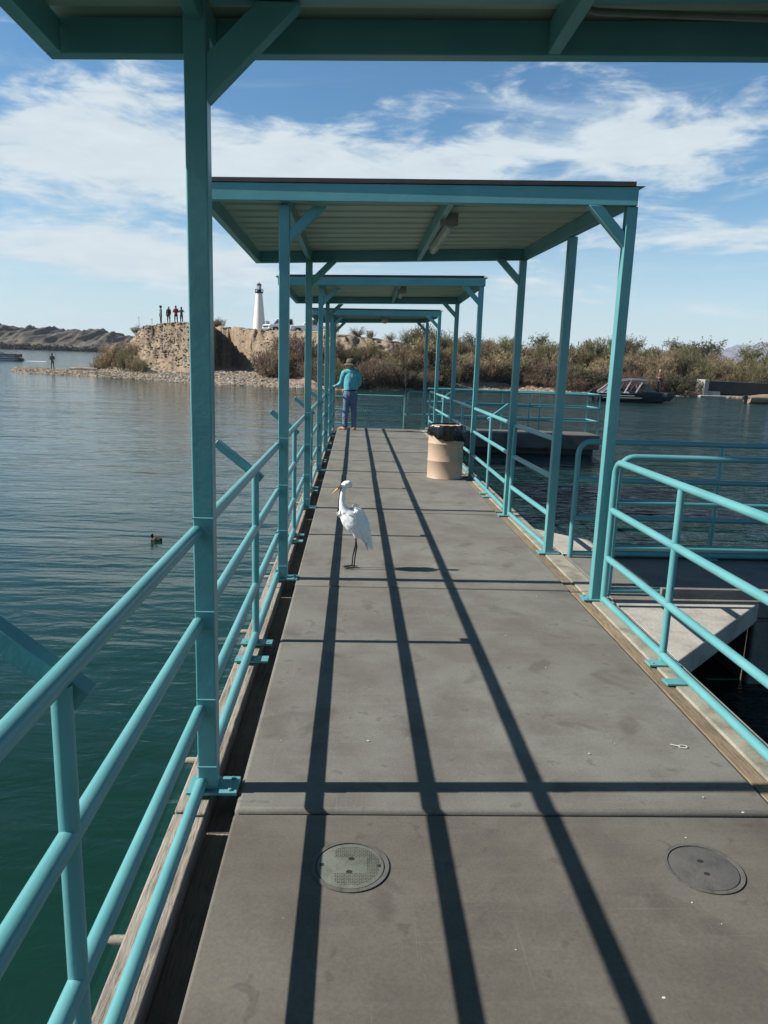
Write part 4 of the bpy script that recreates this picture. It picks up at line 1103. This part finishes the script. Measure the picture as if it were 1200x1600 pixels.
def small_boat():
    t = thing('jon_boat', (0,0,0), 'low tan aluminium boat with outboard at the right edge, before the dark wall', 'boat')
    b = MB(); hull(b, 4.2, 1.5, .45, 0); b.build('hull', simple('tan_hull', (.27,.21,.14), .5), t, smooth=40)
    b = MB()
    for s in (-1,1): b.beam((-.9,s*.745,.27),(1.0,s*.70,.28), .02, .10)
    b.build('hull_stripe', simple('maroon', (.12,.02,.03), .5), t)
    b = MB()
    for x in (-1.4,-.2,.9): b.box(x-.16,x+.16,-.62,.62,.36,.42)
    b.build('bench', simple('bench_tan', (.3,.25,.18), .7), t, bevel=.02)
    motor(t, -2.05, .02, .75); t.location = (32.9,57.6,WZ); t.rotation_euler = (0,0,radians(-4))
small_boat()
stander(V(32.6, 57.6, WZ+.03), 'seated person in blue jacket and white cap in the tan aluminium boat', 1.7, radians(-80), 'bluej', 'navy', 'whitec', 'front', seat=True)

def pontoon(loc, rot, label, s=1.0):
    t = thing('pontoon_boat', (0,0,0), label, 'boat', 'pontoon boats off the left shore')
    al = M.setdefault('alu', simple('pontoon_grey', (.28,.30,.32), .35, .4)); pn = M.setdefault('pont_panel', simple('dark_panel', (.015,.025,.04), .4)); st = M.setdefault('pont_seat', simple('pale_seat', (.5,.5,.48), .7))
    b = MB()
    for y in (-.85,.85): b.tube([(-3.6,y,.12),(-3.4,y,.12),(2.9,y,.12),(3.5,y,.22),(3.7,y,.3)], [.2,.31,.31,.2,.05], 14)
    b.build('pontoon', al, t, smooth=50)
    b = MB(); b.box(-3.5,3.3,-1.25,1.25,.44,.52); b.build('deck', al, t)
    b = MB()
    for y in (-1.24,1.24): b.box(-3.3,3.1,y-.015,y+.015,.60,1.12)
    b.box(3.08,3.11,-1.2,1.2,.6,1.12); b.box(-3.31,-3.28,-1.2,1.2,.6,1.12); pan = b.build('rail_panel', pn, t)
    b = MB()
    for y in (-1.24,1.24):
        b.tube([(-3.3,y,1.16),(3.1,y,1.16)], .03, 6); b.beam((-3.3,y*1.02,.80),(3.1,y*1.02,.80), .01, .05)
        for x in (-3.3,-1.2,1.0,3.1): b.tube([(x,y,.52),(x,y,1.16)], .03, 6)
    b.build('rail', al, t)
    b = MB(); b.box(-3.1,-2.2,-1.1,1.1,.53,1.2); b.box(1.6,2.9,-1.1,-.5,.53,1.15); b.box(1.6,2.9,.5,1.1,.53,1.15); b.box(-.6,-.1,.3,1.0,.53,1.35); b.build('seat', st, t, bevel=.08)
    b = MB()
    for x in (-2.0,.6):
        for y in (-1.15,1.15): b.tube([(x,y,1.16),(x-.1,y,2.35)], .025, 6)
    fr_ = b.build('top_frame', al, t)
    b = MB(); b.box(-2.4,.9,-1.25,1.25,2.36,2.44); b.build('bimini_top', pn, t, bevel=.03)
    motor(t, -3.5, .25, 1.1)
    t.location = loc; t.rotation_euler = (0,0,rot); return t
pontoon((-60.9,133,WZ), radians(-8), 'pontoon boat with dark panels passing behind the gravel spit at the left edge')
pt2 = pontoon((-232,480,WZ), radians(12), 'dark pontoon boat moored far off under the hills at the left edge')
stander(V(-61.6,133,WZ+.53), 'tiny dark figure seated aboard the passing pontoon boat', 1.7, radians(-90), 'navy', 'black', 'hair', 'front', seat=True, vox=.035)
# wake behind the pontoon boat
b = MB()
for k in range(40):
    x = random.uniform(-57,-53.6); y = 133+random.uniform(-.7,.7)
    b.lathe([(.02,0),(.12,.015),(.05,.05)], (x,y,WZ), 7, random.uniform(1,3), random.uniform(.7,1.3))
o = b.build('wake_foam', simple('foam', (.7,.72,.74), .6)); tag(o, 'short white wake trailing the passing pontoon boat', 'wake', kind='stuff')

# ------------------------------------------------------------------ concrete retaining wall on the right
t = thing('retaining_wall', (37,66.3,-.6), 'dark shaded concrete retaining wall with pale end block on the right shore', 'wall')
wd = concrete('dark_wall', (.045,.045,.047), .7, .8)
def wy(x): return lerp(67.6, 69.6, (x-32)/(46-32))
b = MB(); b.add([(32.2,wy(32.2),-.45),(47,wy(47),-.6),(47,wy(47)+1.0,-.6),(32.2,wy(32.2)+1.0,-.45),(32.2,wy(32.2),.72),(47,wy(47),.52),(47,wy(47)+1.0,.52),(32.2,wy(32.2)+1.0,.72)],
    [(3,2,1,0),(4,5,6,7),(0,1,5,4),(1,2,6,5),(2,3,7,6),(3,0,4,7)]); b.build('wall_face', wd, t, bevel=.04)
b = MB(); b.box(31.75,32.17,67.2,68.9,-.5,.80); b.build('end_block', M['pale'], t, bevel=.03)
b = MB(); b.add([(31.2,66.6,-.9),(47,68.3,-.9),(47,69.0,-.9),(31.2,67.2,-.9),(31.2,66.6,-.58),(47,68.3,-.62),(47,69.0,-.62),(31.2,67.2,-.58)],
    [(3,2,1,0),(4,5,6,7),(0,1,5,4),(1,2,6,5),(2,3,7,6),(3,0,4,7)]); b.build('footing', M['pale'], t, bevel=.04)
b = MB(); b.box(31.9,33.3,67.22,67.55,-.9,-.2); b.build('step_block', M['pale'], t, bevel=.03)

# log on the spit
b = MB(); p = tpos(-.355, 5.5); b.tube([p+V(-1.2,.2,.12),p+V(.2,0,.16),p+V(1.5,-.1,.12)], [.17,.19,.13], 10); o = b.build('driftwood_log', simple('driftwood', (.28,.22,.16), .9, 0, .4, 3, .5, 8)); setorigin(o, p); tag(o, 'pale driftwood log lying on the gravel spit', 'log')
# two thin masts beyond the hills
for xx, hh in ((-168,27),(-158,26)):
    b = MB(); b.tube([(xx,600,14),(xx,600,hh)], .14, 6); b.beam((xx-1.1,600,hh-1.2),(xx+1.1,600,hh-1.2), .15, .15); o = b.build('utility_pole', simple('pole_wood', (.08,.07,.06), .9)); setorigin(o, (xx,600,14)); tag(o, 'thin utility pole on the far ridge', 'pole', 'utility poles on the far ridge')

# ------------------------------------------------------------------ rocks
def rock_mesh(seed):
    bm = bmesh.new(); bmesh.ops.create_icosphere(bm, subdivisions=1, radius=1)
    for v_ in bm.verts:
        v_.co *= .75+.5*noise.noise(v_.co*1.3+Vector((seed*7.1,seed,0))); v_.co.z *= .7
    vs = [v_.co.copy() for v_ in bm.verts]; fs = [[x.index for x in f.verts] for f in bm.faces]; bm.free(); return vs, fs
RK = [rock_mesh(s) for s in range(8)]
rb = MB(); rr = random.Random(3)
def addrock(p, s):
    vs, fs = rr.choice(RK); M_ = Matrix.Rotation(rr.uniform(0,6.28),3,'Z'); k = V(s*rr.uniform(.8,1.4), s*rr.uniform(.8,1.2), s*rr.uniform(.7,1.1))
    rb.mi = rr.choice((0,0,1,2)); rb.add([p+M_@V(q.x*k.x,q.y*k.y,q.z*k.z) for q in vs], fs)
for k in range(9000):
    a = rr.uniform(-.45,-.06) if rr.random() < .8 else rr.uniform(-.06,.52)
    d = rr.uniform(.8, 8 if a < -.1 else 4.0)
    if a > -.06: d = rr.uniform(.8, 4.5)
    p = tpos(a, d); s = .06+.15*rr.random()**2.2
    if p.z > WZ-.1: addrock(p, s)
for k in range(4200):      # stones set in the top layer of the cut bluff
    a = rr.uniform(-.285,-.192) if rr.random() < .88 else rr.uniform(-.192,-.11); d = interp(FOOT,a)+interp(RISE,a)*rr.uniform(.35,.95); p = tmesh(a, d)
    if 1.2 < p.z < interp(TOP, a)+.12 and rr.random() < (.25 if p.z < 2.6 else .75): addrock(p, .05+.12*rr.random()**1.8)
for k in range(1500):      # talus on the cut bluff
    a = rr.uniform(-.30,-.10); d = rr.uniform(7,13); p = tpos(a, d); addrock(p, .06+.16*rr.random()**2)
ro = rb.build('rocks', [concrete('pale_rock', (.34,.29,.23), .6, 1.5), concrete('tan_rock', (.25,.19,.135), .6, 1.5), concrete('grey_rock', (.17,.15,.13), .6, 1.5)], smooth=0, fixn=False); tag(ro, 'pale stones and cobbles strewn along the shore', 'rocks', kind='stuff')
bd = random.Random(8)
for i, (a, d, s) in enumerate(((-.295,6.5,.5),(-.27,7.2,.65),(-.255,8.0,.45),(-.235,7.6,.4),(-.30,4.2,.38),(-.19,6.5,.42))):
    p = tpos(a, d); vs, fs = RK[i]; b = MB(); b.add([p+q*s for q in vs], fs); o = b.build('boulder', M['pale'] if i % 2 else M['ledge'], smooth=0); setorigin(o, p)
    tag(o, 'large pale boulder at the foot of the cut bluff', 'boulder', 'boulders under the bluff')

# ------------------------------------------------------------------ shrubs
M['sh_tan'] = leafy('tan_brush', (.25,.19,.112), (.45,.36,.22))
M['sh_brown'] = leafy('brown_brush', (.15,.108,.078), (.30,.22,.155))
M['sh_olive'] = leafy('olive_brush', (.125,.12,.058), (.28,.25,.125))
M['sh_red'] = leafy('reddish_brush', (.17,.115,.085), (.33,.235,.165))
M['sh_dark'] = leafy('dark_brush', (.07,.068,.04), (.16,.15,.085))
M['twig'] = simple('twig', (.085,.066,.05), .9)
def shrub_mesh(name, seed, mat, kind):
    r = random.Random(seed); b = MB()
    def blade(p, d, ln, wd, mi):
        d = d.normalized(); s = d.cross(V(r.uniform(-1,1),r.uniform(-1,1),r.uniform(-1,1)))
        if s.length < 1e-3: return
        s = s.normalized()*wd; b.mi = mi
        b.add([p-s*.5, p+s*.5, p+d*ln+s*.25, p+d*ln-s*.25], [(0,1,2,3)])
    if kind == 'brush':          # feathery upright sprays from the ground
        stems = 34
        for k in range(stems):
            q = r.uniform(0,2*pi); rad = r.random()**.7*.75; base = V(cos(q)*rad*.55, sin(q)*rad*.55, 0)
            lean = V(cos(q)*rad*.7, sin(q)*rad*.7, 1).normalized(); H = r.uniform(.65,1.12)*(1.1-.35*rad)
            b.mi = 1; b.tube([base, base+lean*H*.5, base+lean*H*.9], [.012,.008,.004], 4)
            for j in range(46):
                t_ = r.uniform(.22,1.05); p = base+lean*H*t_+V(r.gauss(0,.06),r.gauss(0,.06),r.gauss(0,.03))
                d = lean*.9+V(r.gauss(0,.55),r.gauss(0,.55),r.gauss(.15,.35)); blade(p, d, r.uniform(.07,.17), r.uniform(.012,.03), 0)
    elif kind == 'mound':        # rounded, dense, with lumps
        cl = [(V(r.uniform(-.5,.5),r.uniform(-.5,.5),r.uniform(.22,.72)), r.uniform(.2,.36)) for _ in range(11)]
        for c, rad in cl:
            for j in range(150):
                d = V(r.gauss(0,1),r.gauss(0,1),r.gauss(0,1)).normalized(); p = c+d*rad*r.uniform(.55,1.05)
                if p.z < .02: continue
                blade(p, d*.6+V(r.gauss(0,.6),r.gauss(0,.6),r.gauss(.3,.5)), r.uniform(.05,.12), r.uniform(.018,.045), 0)
        for k in range(16):
            q = r.uniform(0,6.28); b.mi = 1; e = V(cos(q)*.5,sin(q)*.5,r.uniform(.4,.9)); b.tube([V(0,0,0), e*.5, e], [.015,.01,.004], 4)
    elif kind == 'twiggy':       # bare arching branches
        for k in range(60):
            q = r.uniform(0,6.28); d = V(cos(q)*r.uniform(.2,1),sin(q)*r.uniform(.2,1),r.uniform(.35,1)).normalized(); H = r.uniform(.5,1.0); p0 = V(0,0,0)
            p1 = d*H*.55; p2 = p1+(d+V(0,0,-.35)).normalized()*H*.45; b.mi = 1; b.tube([p0,p1,p2], [.010,.007,.003], 4)
            for j in range(20):
                t_ = r.uniform(.25,1); p = p0.lerp(p1,t_/.5) if t_ < .5 else p1.lerp(p2,(t_-.5)*2)
                blade(p, V(r.gauss(0,1),r.gauss(0,1),r.gauss(.1,1)), r.uniform(.08,.2), r.uniform(.006,.016), 0)
    else:                        # small airy tree
        b.mi = 1; b.tube([V(0,0,0),V(.03,0,.25),V(-.01,.02,.5)], [.03,.022,.014], 6)
        for k in range(16):
            q = r.uniform(0,6.28); s0 = V(0,0,r.uniform(.2,.5)); e = V(cos(q)*r.uniform(.2,.55),sin(q)*r.uniform(.2,.55),r.uniform(.55,1.0)); mid = s0.lerp(e,.5)+V(0,0,.06)
            b.mi = 1; b.tube([s0,mid,e], [.012,.008,.003], 4)
            for j in range(52):
                c = mid.lerp(e, r.random()); p = c+V(r.gauss(0,.07),r.gauss(0,.07),r.gauss(0,.06)); blade(p, V(r.gauss(0,1),r.gauss(0,1),r.gauss(0,1)), r.uniform(.04,.09), r.uniform(.015,.03), 0)
    me = bpy.data.meshes.new(name); me.from_pydata([tuple(p) for p in b.v], [], b.f); me.materials.append(mat); me.materials.append(M['twig']); me.polygons.foreach_set('material_index', b.m)
    return me
PROTO = {}
for kind, mats_ in (('brush',('sh_tan','sh_brown','sh_olive','sh_red')), ('mound',('sh_tan','sh_olive','sh_brown','sh_dark')), ('twiggy',('sh_brown','sh_red','sh_olive')), ('tree',('sh_olive','sh_dark'))):
    for mm in mats_:
        PROTO[(kind,mm)] = [shrub_mesh('shrub' if kind != 'tree' else 'small_tree', hash(kind+mm) % 1 + len(PROTO)*10+s, M[mm], kind) for s in range(2)]
CN = {'sh_tan':'straw coloured','sh_brown':'brown','sh_olive':'olive green','sh_red':'reddish brown','sh_dark':'dark green'}
KN = {'brush':'feathery upright brush','mound':'dense rounded shrub','twiggy':'bare twiggy bush','tree':'airy small tree'}
def put(kind, mm, a, d, s, where, sink=.05, hz=1.0):
    p = tpos(a, d); me = rs.choice(PROTO[(kind,mm)])
    o = bpy.data.objects.new('small_tree' if kind == 'tree' else 'shrub', me); COL.objects.link(o)
    o.location = (p.x,p.y,p.z-sink*s); o.rotation_euler = (rs.uniform(-.08,.08),rs.uniform(-.08,.08),rs.uniform(0,6.28)); f = rs.uniform(.85,1.15)
    o.scale = (s*f,s*f,s*hz*rs.uniform(.88,1.12))
    tag(o, CN[mm]+' '+KN[kind]+' '+where, 'tree' if kind == 'tree' else 'shrub', CN[mm]+' '+KN[kind]+'s '+where)
rs = random.Random(21)
# left flank of the mound
for a, d, s, k, m_ in ((-.300,7.5,1.6,'brush','sh_olive'),(-.287,6.6,1.4,'brush','sh_tan'),(-.312,9,2.0,'brush','sh_tan'),(-.325,9,1.7,'brush','sh_tan'),(-.293,11,1.6,'brush','sh_tan'),(-.335,9.5,1.2,'brush','sh_olive'),(-.281,14.5,.9,'brush','sh_olive'),(-.276,6.5,1.0,'brush','sh_olive')):
    put(k, m_, a, d, s, 'on the left flank of the bluff')
put('twiggy','sh_brown', -.181, 26, 1.3, 'on top of the bluff')
put('brush','sh_olive', -.176, 27, 1.0, 'on top of the bluff')
# bushes on the slope right of the bluff
for k in range(16):
    a = rs.uniform(-.118,-.048); d = rs.uniform(7.5,12)
    put(rs.choice(('twiggy','twiggy','brush','mound')), rs.choice(('sh_brown','sh_red')) if True else '', a, d, rs.uniform(1.5,2.4), 'below the parked pickups') if False else None
for k in range(18):
    a = rs.uniform(-.116,-.045); d = rs.uniform(7,12.5); kk = rs.choice(('twiggy','twiggy','brush','mound'))
    put(kk, rs.choice(('sh_brown','sh_red')) if kk != 'mound' else 'sh_brown', a, d, rs.uniform(1.4,2.3), 'below the parked pickups')
# three bands along the far bank
for k in range(64):      # lower, dark and twiggy, overhanging the water
    a = -.05+.60*(k+rs.random())/64; kk = rs.choice(('twiggy','mound','brush','mound'))
    mm = rs.choice({'twiggy':('sh_brown','sh_red'),'mound':('sh_dark','sh_dark','sh_brown'),'brush':('sh_brown','sh_red')}[kk])
    if .44 < a: 
        if rs.random() < .7: continue
    put(kk, mm, a, rs.uniform(2.6,5.5) if not .11 < a < .27 else rs.uniform(5,6.5), rs.uniform(1.2,2.1), 'low on the far bank')
for k in range(84):      # middle, straw
    a = -.04+.64*(k+rs.random())/84; kk = rs.choice(('brush','brush','mound','mound'))
    mm = rs.choice(('sh_tan','sh_tan','sh_tan','sh_olive','sh_olive','sh_brown') if kk == 'brush' else ('sh_tan','sh_tan','sh_olive','sh_brown'))
    put(kk, mm, a, rs.uniform(6,11) if a < .42 else rs.uniform(7,12), rs.uniform(1.4,2.35)*(1.0 if a > .06 else .8), 'midway up the far bank', hz=1.0)
for k in range(66):      # upper
    a = .09+.52*(k+rs.random())/66; kk = rs.choice(('brush','brush','mound','twiggy'))
    mm = rs.choice(('sh_olive','sh_brown')) if kk == 'twiggy' else rs.choice(('sh_tan','sh_olive','sh_olive') if kk == 'brush' else ('sh_olive','sh_tan'))
    put(kk, mm, a, rs.uniform(12,20), rs.uniform(1.3,2.5), 'on the crest of the far bank')
for a, d, s, k_, m_ in ((.045,15,1.0,'twiggy','sh_olive'),(.068,15.5,1.7,'twiggy','sh_olive'),(.078,15,1.4,'brush','sh_olive'),(.003,16,1.3,'twiggy','sh_brown'),(-.03,15,1.1,'brush','sh_tan'),(.02,15,.7,'brush','sh_olive'),(.10,15,1.3,'twiggy','sh_olive')):
    put(k_, m_, a, d, s, 'on the bare skyline beyond the pier end')
for a, d, s, m_ in ((.155,16,2.4,'sh_olive'),(.165,15,1.8,'sh_dark'),(.20,17,2.0,'sh_olive'),(.118,15,1.6,'sh_olive'),(.245,17,2.9,'sh_dark'),(.255,16,2.2,'sh_olive'),(.31,18,2.4,'sh_olive'),(.345,18,2.6,'sh_olive'),(.37,17,3.0,'sh_olive'),(.43,18,3.3,'sh_dark'),(.445,17,2.6,'sh_olive'),(.475,18,3.4,'sh_dark'),(.465,17,3.0,'sh_dark'),(.53,18,3.4,'sh_olive'),(.56,17,3.6,'sh_olive')):
    put('tree', m_, a, d, s, 'rising above the far bank')

# scrub along the far shore below the hills
b = MB(); r = random.Random(9); sm = []
for k in range(5200):
    x = r.uniform(-330,-90); y = 548+r.uniform(0,9); z = WZ+abs(r.gauss(0,1.5)); s = r.uniform(.8,2.2)
    d1 = V(r.uniform(-1,1),r.uniform(-1,1),r.uniform(-.6,1)).normalized()*s; d2 = V(r.uniform(-1,1),r.uniform(-1,1),r.uniform(-.6,1)).normalized()*s
    c = V(x,y,z); b.add([c-d1*.5-d2*.5, c+d1*.5-d2*.5, c+d1*.5+d2*.5, c-d1*.5+d2*.5], [(0,1,2,3)])
o = b.build('shore_scrub', leafy('far_scrub', (.035,.032,.022), (.075,.062,.042), .05), smooth=0, fixn=False); tag(o, 'dark scrub lining the foot of the far hills', 'scrub', kind='stuff')

b = MB(); b.box(-1600, 2900, -100, 3900, -16, 150)
hm = bpy.data.materials.new('haze'); hm.use_nodes = True; ht = hm.node_tree; ht.nodes.clear()
ho = ht.nodes.new('ShaderNodeOutputMaterial'); hv = ht.nodes.new('ShaderNodeVolumePrincipled'); hv.inputs['Color'].default_value = (.75,.85,1,1); hv.inputs['Density'].default_value = .00010
ht.links.new(hv.outputs[0], ho.inputs['Volume'])
o = b.build('haze', hm, smooth=0); tag(o, 'thin pale air over the lake', 'haze', kind='stuff')
